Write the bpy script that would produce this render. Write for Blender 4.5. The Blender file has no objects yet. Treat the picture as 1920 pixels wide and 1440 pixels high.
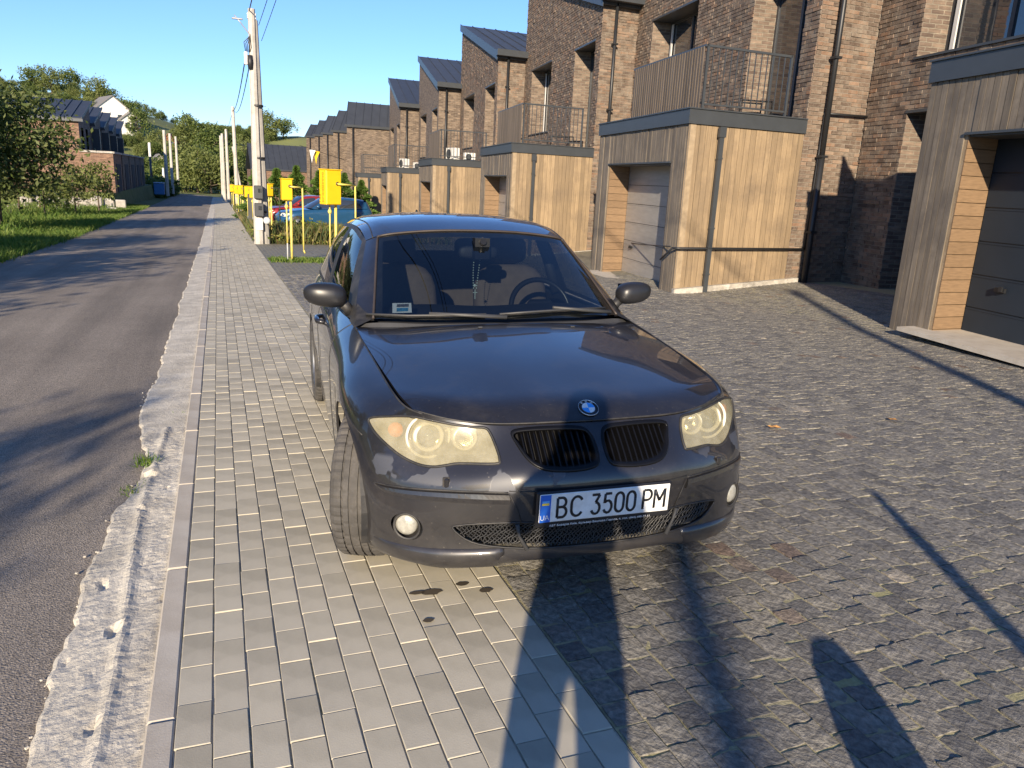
import bpy, bmesh, math, random
import numpy as np
from mathutils import Vector, Matrix
from mathutils.bvhtree import BVHTree
random.seed(7); RNG = np.random.default_rng(11)
R = math.radians
scene = bpy.context.scene
COL = scene.collection

# ------------------------------------------------------------------ camera
PITCH, ROLL, YAW = R(14.644), R(2.862), R(21.1)
cam_d = bpy.data.cameras.new('camera'); cam = bpy.data.objects.new('camera', cam_d); COL.objects.link(cam)
_f = Vector((math.sin(YAW)*math.cos(PITCH), math.cos(YAW)*math.cos(PITCH), -math.sin(PITCH)))
_r = Vector((math.cos(YAW), -math.sin(YAW), 0)); _u = _r.cross(_f)
_r2 = _r*math.cos(ROLL)+_u*math.sin(ROLL); _u2 = _r2.cross(_f)
_m = Matrix.Identity(4)
for _i in range(3):
    _m[_i][0] = _r2[_i]; _m[_i][1] = _u2[_i]; _m[_i][2] = -_f[_i]
_m[2][3] = 1.5
cam.matrix_world = _m
cam_d.sensor_width = 36; cam_d.lens = 27; cam_d.clip_start = .05; cam_d.clip_end = 4000
scene.camera = cam

# ------------------------------------------------------------------ sky, sun, exposure
SUN_AZ, SUN_EL = R(206.2), R(18.3)            # azimuth clockwise from +Y
w = bpy.data.worlds.new('World'); scene.world = w; w.use_nodes = True
nt = w.node_tree; bg = nt.nodes['Background']
sky = nt.nodes.new('ShaderNodeTexSky'); sky.sky_type = 'NISHITA'; sky.sun_disc = False
sky.sun_elevation = SUN_EL; sky.sun_rotation = SUN_AZ
sky.altitude = 200; sky.air_density = 1.0; sky.dust_density = 0.0; sky.ozone_density = 6.5
wb = nt.nodes.new('ShaderNodeMix'); wb.data_type = 'RGBA'; wb.blend_type = 'MULTIPLY'; wb.inputs[0].default_value = 1.0; wb.inputs[7].default_value = (1.0, .925, .985, 1)   # camera white balance
nt.links.new(sky.outputs[0], wb.inputs[6]); nt.links.new(wb.outputs[2], bg.inputs[0]); bg.inputs[1].default_value = 0.115
sd = bpy.data.lights.new('sun', 'SUN'); sun = bpy.data.objects.new('sun', sd); COL.objects.link(sun)
sd.energy = 5.0; sd.angle = R(0.53); sd.color = (1.0, .84, .63)
_sv = Vector((math.sin(SUN_AZ)*math.cos(SUN_EL), math.cos(SUN_AZ)*math.cos(SUN_EL), math.sin(SUN_EL)))
sun.rotation_euler = _sv.to_track_quat('Z', 'Y').to_euler()
scene.view_settings.view_transform = 'Standard'; scene.view_settings.look = 'None'
scene.view_settings.exposure = 0.84; scene.view_settings.gamma = 1.0
scene.view_settings.use_curve_mapping = False
scene.render.engine = 'CYCLES'
scene.cycles.max_bounces = 8; scene.cycles.transparent_max_bounces = 24
scene.cycles.use_denoising = True

# ------------------------------------------------------------------ ground height
def gz(x, y):
    z = -.028*y if y < 28 else -.784-.016*(y-28)
    if x > 8.3 and y < 70: z += .085*min(x-8.3, 2.4)
    return z
def gza(x, y):
    x = np.asarray(x, float); y = np.asarray(y, float)
    z = np.where(y < 28, -.028*y, -.784-.016*(y-28))
    return z+np.where(y < 70, .085*np.clip(x-8.3, 0, 2.4), 0)

# ------------------------------------------------------------------ materials
MATS = {}
def newmat(name):
    m = bpy.data.materials.new(name); m.use_nodes = True
    n = m.node_tree.nodes; b = n['Principled BSDF']
    return m, m.node_tree, n, m.node_tree.links, b
def rgb(c): return (c[0], c[1], c[2], 1)
def noise(n, l, scale, detail=4, rough=.55, coord='Object', vec=None, stretch=None):
    t = n.new('ShaderNodeTexNoise'); t.inputs['Scale'].default_value = scale
    t.inputs['Detail'].default_value = detail; t.inputs['Roughness'].default_value = rough
    if vec is None:
        tc = n.new('ShaderNodeTexCoord'); vec = tc.outputs[coord]
    if stretch:
        mp = n.new('ShaderNodeMapping'); mp.inputs['Scale'].default_value = stretch; l.new(vec, mp.inputs[0]); vec = mp.outputs[0]
    l.new(vec, t.inputs['Vector']); return t
def ramp(n, l, fac, stops):
    r = n.new('ShaderNodeValToRGB'); e = r.color_ramp.elements
    while len(e) < len(stops): e.new(.5)
    for i, (p, c) in enumerate(stops):
        e[i].position = p; e[i].color = rgb(c) if len(c) == 3 else c
    l.new(fac, r.inputs[0]); return r
def mixc(n, l, fac, a, b, mode='MIX'):
    m = n.new('ShaderNodeMix'); m.data_type = 'RGBA'; m.blend_type = mode
    for s, v in ((0, fac), (6, a), (7, b)):
        if hasattr(v, 'is_linked') or hasattr(v, 'links'): l.new(v, m.inputs[s])
        elif isinstance(v, (int, float)): m.inputs[s].default_value = v
        else: m.inputs[s].default_value = rgb(v)
    return m.outputs[2]
def mat(name, col, rough=.6, metal=0., var=.12, scale=6., bump=0., bscale=60., bdist=.01, island=0., coat=0., stretch=None, dirt=None, dscale=3., spec=.5, objvar=0., detail=4, hue=None, coord='Object'):
    """procedural principled material: two-scale colour noise, optional per-piece variation, dirt and bump"""
    if name in MATS: return MATS[name]
    m, t, n, l, b = newmat(name)
    c1 = tuple(max(0, v*(1-var)) for v in col); c2 = tuple(v*(1+var) for v in col)
    ns = noise(n, l, scale, detail, stretch=stretch, coord=coord)
    r = ramp(n, l, ns.outputs[0], [(.3, c1), (.7, c2)]); out = r.outputs[0]
    if island or objvar:
        g = n.new('ShaderNodeNewGeometry'); oi = n.new('ShaderNodeObjectInfo')
        ad = n.new('ShaderNodeMath'); ad.operation = 'ADD'; l.new(g.outputs['Random Per Island'], ad.inputs[0]); l.new(oi.outputs['Random'], ad.inputs[1])
        fr = n.new('ShaderNodeMath'); fr.operation = 'FRACT'; l.new(ad.outputs[0], fr.inputs[0])
        if hue:
            rr = ramp(n, l, fr.outputs[0], hue); rr.color_ramp.interpolation = 'LINEAR'
            out = mixc(n, l, 1.0, out, rr.outputs[0], 'MULTIPLY')
        else:
            v = island or objvar
            rr = ramp(n, l, fr.outputs[0], [(0, (1-v,)*3), (1, (1+v,)*3)])
            out = mixc(n, l, 1.0, out, rr.outputs[0], 'MULTIPLY')
    if dirt:
        dn = noise(n, l, dscale, 6, .7, coord=coord)
        dr = ramp(n, l, dn.outputs[0], [(.45, (0, 0, 0)), (.72, (1, 1, 1))])
        out = mixc(n, l, dr.outputs[0], out, dirt)
    l.new(out, b.inputs['Base Color'])
    b.inputs['Roughness'].default_value = rough; b.inputs['Metallic'].default_value = metal
    b.inputs['Specular IOR Level'].default_value = spec
    if coat:
        b.inputs['Coat Weight'].default_value = coat; b.inputs['Coat Roughness'].default_value = .03
    if bump:
        bn = noise(n, l, bscale, 6, .65, stretch=stretch, coord=coord)
        bp = n.new('ShaderNodeBump'); bp.inputs['Strength'].default_value = bump; bp.inputs['Distance'].default_value = bdist
        l.new(bn.outputs[0], bp.inputs['Height']); l.new(bp.outputs[0], b.inputs['Normal'])
    MATS[name] = m; return m

# ------------------------------------------------------------------ objects
def tag(o, label=None, cat=None, group=None, kind=None):
    if label: o['label'] = label
    if cat: o['category'] = cat
    if group: o['group'] = group
    if kind: o['kind'] = kind
    return o
def link(name, me, parent=None, loc=None, rot=None):
    o = bpy.data.objects.new(name, me); COL.objects.link(o)
    if parent is not None: o.parent = parent
    if loc is not None: o.location = loc
    if rot is not None: o.rotation_euler = rot
    return o
def thing(name, loc, label, cat, group=None, rz=0.):
    o = bpy.data.objects.new(name, None); COL.objects.link(o); o.location = loc; o.rotation_euler = (0, 0, rz)
    o.empty_display_size = .2
    return tag(o, label, cat, group)
def copy_tree(o, parent=None):
    c = o.copy(); COL.objects.link(c); c.parent = parent
    for ch in list(o.children): copy_tree(ch, c)
    return c

class MB:
    """collects shapes, then makes ONE mesh"""
    def __init__(s): s.v = []; s.f = []; s.mi = []; s.uv = {}; s.sm = []
    def add(s, vs, fs, mi=0, smooth=False):
        o = len(s.v); s.v += [tuple(p) for p in vs]
        for f in fs: s.f.append(tuple(o+i for i in f)); s.mi.append(mi); s.sm.append(smooth)
        return s
    def box(s, c, d, M=None, mi=0):
        x, y, z = c; a, b, h = d[0]/2, d[1]/2, d[2]/2
        vs = [Vector((x+i*a, y+j*b, z+k*h)) for i in (-1, 1) for j in (-1, 1) for k in (-1, 1)]
        if M is not None: vs = [M @ p for p in vs]
        return s.add(vs, [(0, 1, 3, 2), (4, 6, 7, 5), (0, 4, 5, 1), (2, 3, 7, 6), (0, 2, 6, 4), (1, 5, 7, 3)], mi)
    def hexa(s, p, mi=0):
        """8 points: bottom 4 (ccw), top 4"""
        return s.add(p, [(3, 2, 1, 0), (4, 5, 6, 7), (0, 1, 5, 4), (1, 2, 6, 5), (2, 3, 7, 6), (3, 0, 4, 7)], mi)
    def cbox(s, c, d, bev=.01, M=None, mi=0):
        """box with chamfered edges"""
        x, y, z = c; a, b, h = d[0]/2, d[1]/2, d[2]/2; e = bev
        pts = []
        for (i, j, k) in [(i, j, k) for i in (-1, 1) for j in (-1, 1) for k in (-1, 1)]:
            pts += [(x+i*a, y+j*(b-e), z+k*(h-e)), (x+i*(a-e), y+j*b, z+k*(h-e)), (x+i*(a-e), y+j*(b-e), z+k*h)]
        bm = bmesh.new()
        vs = [bm.verts.new(M @ Vector(p) if M is not None else p) for p in pts]
        r = bmesh.ops.convex_hull(bm, input=vs)
        bmesh.ops.dissolve_limit(bm, angle_limit=.01, verts=bm.verts, edges=bm.edges)
        bm.verts.index_update(); o = len(s.v)
        s.v += [tuple(v.co) for v in bm.verts]
        for f in bm.faces: s.f.append(tuple(o+v.index for v in f.verts)); s.mi.append(mi); s.sm.append(False)
        bm.free(); return s
    def tube(s, pts, r, n=8, mi=0, cap=True, smooth=True):
        pts = [Vector(p) for p in pts]; rs = r if isinstance(r, (list, tuple)) else [r]*len(pts)
        rings = []; pa = None
        for i, p in enumerate(pts):
            d = (pts[min(i+1, len(pts)-1)]-pts[max(i-1, 0)])
            if d.length < 1e-9: d = Vector((0, 0, 1))
            d.normalize()
            if pa is None: pa = d.cross(Vector((0, 0, 1)) if abs(d.z) < .9 else Vector((1, 0, 0)))
            a = pa-d*pa.dot(d)
            if a.length < 1e-4: a = d.cross(Vector((.3, .9, .2)))
            a.normalize(); pa = a; b = d.cross(a).normalized()
            rings.append([p+(a*math.cos(2*math.pi*k/n)+b*math.sin(2*math.pi*k/n))*rs[i] for k in range(n)])
        vs = [p for rg in rings for p in rg]; fs = []
        for i in range(len(pts)-1):
            for k in range(n):
                k2 = (k+1) % n; fs.append((i*n+k, (i+1)*n+k, (i+1)*n+k2, i*n+k2))
        s.add(vs, fs, mi, smooth)
        if cap:
            o = len(s.v)-len(vs)
            s.f.append(tuple(o+k for k in range(n))); s.mi.append(mi); s.sm.append(False)
            s.f.append(tuple(o+(len(pts)-1)*n+k for k in reversed(range(n)))); s.mi.append(mi); s.sm.append(False)
        return s
    def lathe(s, prof, n=24, M=None, mi=0, smooth=True, close=False):
        """prof: (radius, height) list, around Z"""
        vs = []
        for (r, z) in prof:
            for k in range(n):
                a = 2*math.pi*k/n; p = Vector((r*math.cos(a), r*math.sin(a), z)); vs.append(M @ p if M is not None else p)
        fs = []; m = len(prof)
        for i in range(m if close else m-1):
            for k in range(n):
                k2 = (k+1) % n; j = (i+1) % m; fs.append((i*n+k, i*n+k2, j*n+k2, j*n+k))
        return s.add(vs, fs, mi, smooth)
    def prism(s, poly, d, mi=0):
        """closed polygon (3D points), extruded by vector d"""
        n = len(poly); d = Vector(d); a = [Vector(p) for p in poly]; vs = a+[p+d for p in a]
        fs = [tuple(reversed(range(n))), tuple(range(n, 2*n))]+[(i, (i+1) % n, n+(i+1) % n, n+i) for i in range(n)]
        return s.add(vs, fs, mi)
    def mesh(s, name, mats):
        me = bpy.data.meshes.new(name); me.from_pydata(s.v, [], s.f)
        if not isinstance(mats, (list, tuple)): mats = [mats]
        for m in mats: me.materials.append(m)
        if len(mats) > 1: me.polygons.foreach_set('material_index', s.mi)
        if any(s.sm): me.polygons.foreach_set('use_smooth', s.sm)
        me.update(); return me
    def build(s, name, mats, parent=None, loc=None, rot=None, fix=True):
        me = s.mesh(name, mats)
        if fix:
            bm = bmesh.new(); bm.from_mesh(me); bmesh.ops.recalc_face_normals(bm, faces=bm.faces); bm.to_mesh(me); bm.free()
        return link(name, me, parent, loc, rot)
def np_mesh(name, V, F, mats, smooth=False, mi=None):
    """fast mesh from arrays: V (n,3), F (m,k) with equal-sized faces"""
    me = bpy.data.meshes.new(name); V = np.ascontiguousarray(V, np.float32); F = np.ascontiguousarray(F, np.int32)
    m, k = F.shape
    me.vertices.add(len(V)); me.vertices.foreach_set('co', V.ravel())
    me.loops.add(m*k); me.loops.foreach_set('vertex_index', F.ravel())
    me.polygons.add(m); me.polygons.foreach_set('loop_start', np.arange(0, m*k, k, dtype=np.int32))
    if not isinstance(mats, (list, tuple)): mats = [mats]
    for x in mats: me.materials.append(x)
    if mi is not None: me.polygons.foreach_set('material_index', np.asarray(mi, np.int32))
    me.polygons.foreach_set('use_smooth', np.full(m, bool(smooth)))
    me.update(calc_edges=True); me.validate(); return me
# ================================================================== GROUND
from mathutils import noise as mnoise
M_PAVER = mat('paver_concrete', (.44, .402, .312), .85, var=.14, scale=5, bump=.25, bscale=180, bdist=.003, island=.15, dirt=(.52, .475, .375), dscale=1.6, spec=.3)
M_JOINT = mat('joint_sand', (.47, .425, .345), .95, var=.2, scale=30, bump=.5, bscale=150, dirt=(.16, .16, .07), dscale=5)
M_KERB = mat('kerb_concrete', (.47, .42, .345), .85, var=.12, scale=7, bump=.35, bscale=140, bdist=.003, island=.08, dirt=(.54, .50, .43), dscale=3, spec=.3)
M_COB = mat('cobble_stone', (.185, .175, .156), .72, var=.5, scale=40, bump=1.0, bscale=55, bdist=.014, island=.4, spec=.5,
            hue=[(0, (.75, .76, .78)), (.3, (1, 1, 1)), (.72, (1.22, 1.2, 1.15)), (.975, (1.35, 1.32, 1.22)), (.982, (1.0, .85, .76)), (.992, (.9, .68, .58)), (.996, (1.6, 1.5, 1.35)), (1., (2.2, 2.05, 1.8))])
def moss_mat():
    m, t, n, l, b = newmat('cobble_joint_moss')
    a = noise(n, l, 3.0, 5, .7); c = ramp(n, l, a.outputs[0], [(.3, (.30, .27, .19)), (.5, (.40, .36, .21)), (.68, (.40, .38, .15)), (.8, (.48, .43, .29))])
    f = noise(n, l, 60, 5, .7); o = mixc(n, l, .5, c.outputs[0], ramp(n, l, f.outputs[0], [(.3, (.14, .13, .07)), (.7, (.42, .38, .25))]).outputs[0])
    l.new(o, b.inputs[0]); b.inputs['Roughness'].default_value = .95
    bp = n.new('ShaderNodeBump'); bp.inputs['Strength'].default_value = .8; bp.inputs['Distance'].default_value = .01; l.new(f.outputs[0], bp.inputs['Height']); l.new(bp.outputs[0], b.inputs['Normal'])
    return m
M_MOSS = moss_mat()
def asphalt_mat():
    m, t, n, l, b = newmat('asphalt')
    a = noise(n, l, .55, 5, .6); c = ramp(n, l, a.outputs[0], [(.3, (.245, .216, .184)), (.55, (.30, .264, .224)), (.75, (.34, .30, .252))])
    st = noise(n, l, 1.2, 4, .6, stretch=(2.2, .12, 1)); c2 = ramp(n, l, st.outputs[0], [(.35, (.82, .82, .82)), (.7, (1.16, 1.15, 1.13))])
    v = n.new('ShaderNodeTexVoronoi'); v.inputs['Scale'].default_value = 140; tc = n.new('ShaderNodeTexCoord'); l.new(tc.outputs['Object'], v.inputs['Vector'])
    sp = ramp(n, l, v.outputs['Color'], [(.0, (.5, .5, .5)), (.6, (1, 1, 1)), (.93, (1.2, 1.18, 1.14)), (1., (2.0, 1.95, 1.8))])
    o = mixc(n, l, 1, c.outputs[0], c2.outputs[0], 'MULTIPLY'); o = mixc(n, l, 1, o, sp.outputs[0], 'MULTIPLY')
    l.new(o, b.inputs[0]); b.inputs['Roughness'].default_value = .95; b.inputs['Specular IOR Level'].default_value = .12
    f = noise(n, l, 130, 5, .7); bp = n.new('ShaderNodeBump'); bp.inputs['Strength'].default_value = .55; bp.inputs['Distance'].default_value = .006
    ad = n.new('ShaderNodeMath'); ad.operation = 'ADD'; l.new(f.outputs[0], ad.inputs[0]); l.new(v.outputs['Distance'], ad.inputs[1])
    l.new(ad.outputs[0], bp.inputs['Height']); l.new(bp.outputs[0], b.inputs['Normal'])
    return m
M_ASPH = asphalt_mat()
M_GUT = mat('gutter_concrete', (.58, .535, .445), .9, var=.2, scale=4, bump=.7, bscale=40, bdist=.012, dirt=(.42, .38, .31), dscale=5, spec=.2)
M_GRASSG = mat('meadow_soil', (.115, .145, .035), .95, var=.45, scale=1.6, bump=.8, bscale=20, bdist=.05, dirt=(.15, .13, .06), dscale=.8)
M_HILL = mat('hill_meadow', (.20, .215, .06), .95, var=.35, scale=.035, bump=.0, dirt=(.06, .09, .025), dscale=.02)

# ---- terrain: one sheet to the horizon, rising to the hill
CREST = [(-60, 21), (-24, 20), (-12, 19.3), (-8.3, 19.8), (-4.8, 16.5), (-2.3, 13.5), (0, 11.5), (2.3, 11.0), (5.4, 12.0), (8.3, 11.5), (15, 9), (40, 6), (70, 4)]
def crest(az): return float(np.interp(math.degrees(az), [c[0] for c in CREST], [c[1] for c in CREST]))
def terrain(x, y):
    d = math.hypot(x, y); base = gz(0, min(max(y, -80), 112))-.09
    if x < -5: base += .03*min(-x-5, 4)
    if y < 0: return base
    t = (d-135)/(262-135); az = math.atan2(x, max(y, 1))
    if t <= 0: return base
    t = min(t, 1.6); s = t*t*(3-2*t) if t < 1 else 1-.35*(t-1)
    return base+(crest(az)+2.0)*max(s, 0)+1.2*mnoise.noise((x*.02, y*.02, 0))*min(t, 1)
xs = sorted(set([-900, -600, -400, -300, -12, -9, -5, -4.1, -3]+list(range(-240, 241, 8))+[300, 400, 600, 900])); ys = sorted(set([-300, -150, -80, -40, -20, 0, 8, 16, 24, 28]+list(range(32, 440, 8))+[500, 600, 900]))
b = MB(); TV = [(x, y, terrain(x, y)) for y in ys for x in xs]; nx = len(xs)
b.add(TV, [(j*nx+i, j*nx+i+1, (j+1)*nx+i+1, (j+1)*nx+i) for j in range(len(ys)-1) for i in range(nx-1)], 0, True)
for k in range(len(b.f)):
    c = b.v[b.f[k][0]]; b.mi[k] = 1 if math.hypot(c[0], c[1]) > 125 else 0
tag(b.build('ground', [M_GRASSG, M_HILL]), kind='structure')

def tmesh(x, y):
    i = min(max(np.searchsorted(xs, x)-1, 0), len(xs)-2); j = min(max(np.searchsorted(ys, y)-1, 0), len(ys)-2)
    fx = (x-xs[i])/(xs[i+1]-xs[i]); fy = (y-ys[j])/(ys[j+1]-ys[j]); q = lambda a, c: TV[c*nx+a][2]
    return q(i, j)*(1-fx)*(1-fy)+q(i+1, j)*fx*(1-fy)+q(i, j+1)*(1-fx)*fy+q(i+1, j+1)*fx*fy
# ---- road
YS = [-40, -20, -8, -4, -2, 0]+[i*.5 for i in range(1, 60)]+list(range(30, 112, 3))
def road_l(y): return float(np.interp(y, [-40, 18, 38, 75, 110], [-4.2, -4.22, -4.5, -4.75, -5.2]))
b = MB(); nxr = 14
for y in YS:
    for i in range(nxr+1):
        x = road_l(y)+(-.22-road_l(y))*i/nxr; b.v.append((x, y, gz(0, y)-.062+.018*math.sin(math.pi*i/nxr)))
n1 = nxr+1
b.f = [(j*n1+i, j*n1+i+1, (j+1)*n1+i+1, (j+1)*n1+i) for j in range(len(YS)-1) for i in range(nxr)]
o0 = len(b.v)                                                     # bend to the left at the far end
for k in range(13):
    a = k/12*R(80); rr = 9
    for i in range(n1):
        x0 = -5.2+(-.22+5.2)*i/nxr; rad = rr+(x0+5.2)
        b.v.append((-5.2-rr+rad*math.cos(a), 108+rad*math.sin(a), gz(0, 108)-.062))
b.f += [(o0+j*n1+i, o0+j*n1+i+1, o0+(j+1)*n1+i+1, o0+(j+1)*n1+i) for j in range(12) for i in range(nxr)]
b.mi = [0]*len(b.f); b.sm = [True]*len(b.f)
tag(b.build('road', M_ASPH), kind='structure')

# ---- rough concrete gutter along the kerb
def gut_left(y):
    e = -.575+.05*mnoise.noise((y*.9, 3.1, 0))+.028*mnoise.noise((y*4.1, 7.7, 0))+.016*mnoise.noise((y*13, 1.7, 0))
    if 3.9 < y < 5.2: e += .10*math.sin((y-3.9)/1.3*math.pi)       # the bite broken out of the edge
    if y < 3.2: e += .0
    return e
gy = list(np.arange(-.6, 9, .022))+list(np.arange(9, 26, .12))+list(np.arange(26, 110, 1.2)); gx = 26
b = MB()
for y in gy:
    L = gut_left(y)
    for i in range(gx+1):
        f = i/gx; x = L+(-.262-L)*f
        rough = 1. if y < 5.3 else .25
        z = -.040+.016*f
        z += rough*(.006*mnoise.noise((x*12, y*5, 0))+.004*mnoise.noise((x*40, y*34, 2)))
        if y < 5.3:
            ridge = math.exp(-((x+.40+.02*math.sin(y*2))/.022)**2); z += .014*ridge
            h = mnoise.noise((x*11+5, y*6, 9))
            if h > .52: z -= .022*min(1, (h-.52)*6)
        if i == 0: z = -.085
        elif i == 1: z -= .006
        b.v.append((x, y, gz(0, y)+z))
b.f = [(j*(gx+1)+i, j*(gx+1)+i+1, (j+1)*(gx+1)+i+1, (j+1)*(gx+1)+i) for j in range(len(gy)-1) for i in range(gx)]
b.mi = [0]*len(b.f); b.sm = [False]*len(b.f)
tag(b.build('gutter', M_GUT), kind='structure')
# loose concrete crumbs along its edge
b = MB()
for k in range(40):
    y = random.uniform(1.2, 7); x = gut_left(y)+random.gauss(.0, .02); s = random.uniform(.0025, .007)
    M = Matrix.Translation((x, y, gz(0, y)-.05+s*.4)) @ Matrix.Rotation(random.random()*6, 4, 'Z') @ Matrix.Rotation(random.random(), 4, 'X')
    b.cbox((0, 0, 0), (s*2, s*1.5, s), s*.3, M)
tag(b.build('concrete_crumbs', M_GUT), 'pale crumbs of broken concrete along the gutter edge', 'rubble', kind='stuff')

# ---- sidewalk: bed, kerbstones, pavers
def strip(name, x0, x1, y0, y1, dz, m, step=2.):
    b = MB(); yy = list(np.arange(y0, y1, step))+[y1]; xx = [x0, x1] if x1 < 8.3 or x0 > 8.3 else [x0, 8.3, x1]
    if x1 > 10.7 and x0 < 10.7: xx = sorted(set(xx+[10.7]))
    for y in yy:
        for x in xx: b.v.append((x, y, gz(x, y)+dz))
    k = len(xx); b.f = [(j*k+i, j*k+i+1, (j+1)*k+i+1, (j+1)*k+i) for j in range(len(yy)-1) for i in range(k-1)]
    b.mi = [0]*len(b.f); b.sm = [False]*len(b.f)
    return b.build(name, m)
walk = tag(strip('sidewalk', -.182, 1.035, -6, 60, -.007, M_JOINT, 1.), kind='structure')
strip_far = tag(strip('sidewalk_far', -.26, 1.02, 60.002, 108, -.004, M_PAVER), kind='structure')
kerb = tag(strip('kerb', -.262, -.182, -6, 60, -.02, M_KERB, 1.), kind='structure')
def in_view(x, y, z=None, m=.08):
    z = gz(x, y) if z is None else z
    d = Vector((x, y, z-1.5)); c = d.dot(_f)
    if c < .3: return None
    px = .5+d.dot(_r2)/c*27/36; py = .5-d.dot(_u2)/c*27/27
    if -m < px < 1+m and -m < py < 1+m: return (px, py, c)
    return None
def tilt(y): return -math.atan(.028 if y < 28 else .016)
def paver_mesh(lx, ly, h=.05, e=.004, dz=0.):
    b = MB(); a, c = lx/2, ly/2
    b.v = [(-a, -c, -h), (a, -c, -h), (a, c, -h), (-a, c, -h), (-a, -c, -e), (a, -c, -e), (a, c, -e), (-a, c, -e), (-a+e, -c+e, 0), (a-e, -c+e, 0), (a-e, c-e, 0), (-a+e, c-e, 0)]
    b.f = [(0, 1, 5, 4), (1, 2, 6, 5), (2, 3, 7, 6), (3, 0, 4, 7), (4, 5, 9, 8), (5, 6, 10, 9), (6, 7, 11, 10), (7, 4, 8, 11), (8, 9, 10, 11)]
    return b
pv = paver_mesh(.0958, .1958, .05, .0018)
PV, PF = np.array(pv.v), np.array(pv.f)
pm = np_mesh('paver', PV, PF, M_PAVER)
pieces = []
for c in range(12):
    off = (c % 2)*.1+random.uniform(-.025, .025)
    for k in range(-8, 300):
        y = k*.2+off+.1; x = -.13+c*.1008
        v = in_view(x, y)
        pieces.append((v[2] if v and v[1] < 1.02 else 99+abs(y), x, y))
pieces.sort()
near, rest = pieces[:300], pieces[300:]
for _, x, y in near:
    o = link('paver', pm, walk, (x+random.gauss(0, .0008), y, gz(x, y)+random.uniform(-.002, .0015)), (tilt(y)+random.gauss(0, .004), random.gauss(0, .005), random.gauss(0, .004)))
Vs = []; Fs = []
for i, (_, x, y) in enumerate(rest):
    Vs.append(PV*np.array([1, 1, 1])+np.array([x, y, gz(x, y)+random.uniform(-.002, .001)])+np.c_[np.zeros(12), np.zeros(12), -PV[:, 1]*(.028 if y < 28 else .016)]); Fs.append(PF+12*i)
tag(link('pavers_beyond', np_mesh('pavers_beyond', np.concatenate(Vs), np.concatenate(Fs), M_PAVER), walk), kind='stuff')
km = np_mesh('kerbstone', np.array(paver_mesh(.078, .992, .12, .006).v), PF, M_KERB)
for k in range(-2, 60):
    y = k+.62; link('kerbstone', km, kerb, (-.222, y, gz(0, y)+random.uniform(-.002, .004)), (tilt(y), 0, random.gauss(0, .002)))
# wet spots left by the car, thin sheets on the pavers
M_WET = mat('wet_oil', (.085, .070, .052), .5, var=.2)
def spot(name, x, y, rx, ry, dz=.0045):
    b = MB(); n = 22; ph = random.random()*9
    pts = [(x+rx*math.cos(a)*(1+.35*mnoise.noise((math.cos(a)*1.7+ph, math.sin(a)*1.7, 3))), y+ry*math.sin(a)*(1+.35*mnoise.noise((math.cos(a)*1.7, math.sin(a)*1.7+ph, 5)))) for a in [2*math.pi*k/n for k in range(n)]]
    b.add([(p, q, gz(p, q)+dz) for p, q in pts], [tuple(range(n))])
    return b.build(name, M_WET)
for i, (x, y, rx, ry, lab) in enumerate([(.72, 2.63, .042, .022, 'largest dark wet spot on the pavers before the bumper'), (.665, 2.64, .035, .013, 'narrow wet streak on the pavers left of the largest spot'),
        (.855, 2.66, .028, .016, 'small dark wet spot on pavers right of the largest spot'), (.93, 2.585, .028, .018, 'rightmost dark wet spot on the pavers before the car'),
        (.655, 2.43, .020, .014, 'lowest small round wet spot on the pavers'), (.78, 2.95, .08, .025, 'dark drip puddle on pavers under the front bumper')]):
    tag(spot('oil_spot', x, y, rx, ry), lab, 'stain', 'wet spots on the pavers')

# ---- driveway of rough setts
drive = tag(strip('driveway', 1.037, 12.5, -6, 60, -.0072, M_MOSS, 1.), kind='structure')
def cob_mesh(seed):
    r = np.random.default_rng(seed); n = 4; t = np.linspace(-1, 1, n)
    v = []; hx, hy = .0470, .0538
    big = r.normal(0, .0014, (n, n)); tx, ty = r.normal(0, .0010, 2)
    for j in range(n):
        for i in range(n):
            edge = (abs(t[i]) > .9)+(abs(t[j]) > .9)
            v.append((t[i]*hx*(1 if edge < 2 else .97)+r.normal(0, .0016), t[j]*hy*(1 if edge < 2 else .97)+r.normal(0, .0018), big[j, i]-(.0012 if edge == 1 else .002 if edge == 2 else 0)+t[i]*tx+t[j]*ty))
    f = [(j*n+i, j*n+i+1, (j+1)*n+i+1, (j+1)*n+i) for j in range(n-1) for i in range(n-1)]
    ring = [0, 1, 2, 3, 7, 11, 15, 14, 13, 12, 8, 4]
    for q in ring: v.append((v[q][0]*1.0, v[q][1]*1.0, -.04))
    for k in range(12): f.append((ring[(k+1) % 12], ring[k], 16+k, 16+(k+1) % 12))
    return np.array(v), np.array(f)
COBS = [cob_mesh(s) for s in range(14)]
cob_me = [np_mesh('cobblestone', v, f, M_COB) for v, f in COBS]
pieces = []
ncol = int((11.2-1.04)/.1)
for c in range(ncol):
    x = 1.092+c*.1; y = -1+random.random()*.1
    while y < 15.5:
        ly = random.uniform(.10, .15)
        v = in_view(x, y+ly/2, m=.12)
        if v: pieces.append((v[2], x, y+ly/2, ly))
        y += ly
pieces.sort(); near, rest = pieces[:300], pieces[300:]
for _, x, y, ly in near:
    k = random.randrange(14)
    o = link('cobblestone', cob_me[k], drive, (x, y, gz(x, y)-.002+random.uniform(-.0018, .0018)), (tilt(y)+random.gauss(0, .006), random.gauss(0, .006), random.choice((0, math.pi))+random.gauss(0, .03)))
    o.scale = (1, (ly-.012)/.108, 1)
Vs = []; Fs = []; o0 = 0
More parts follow.
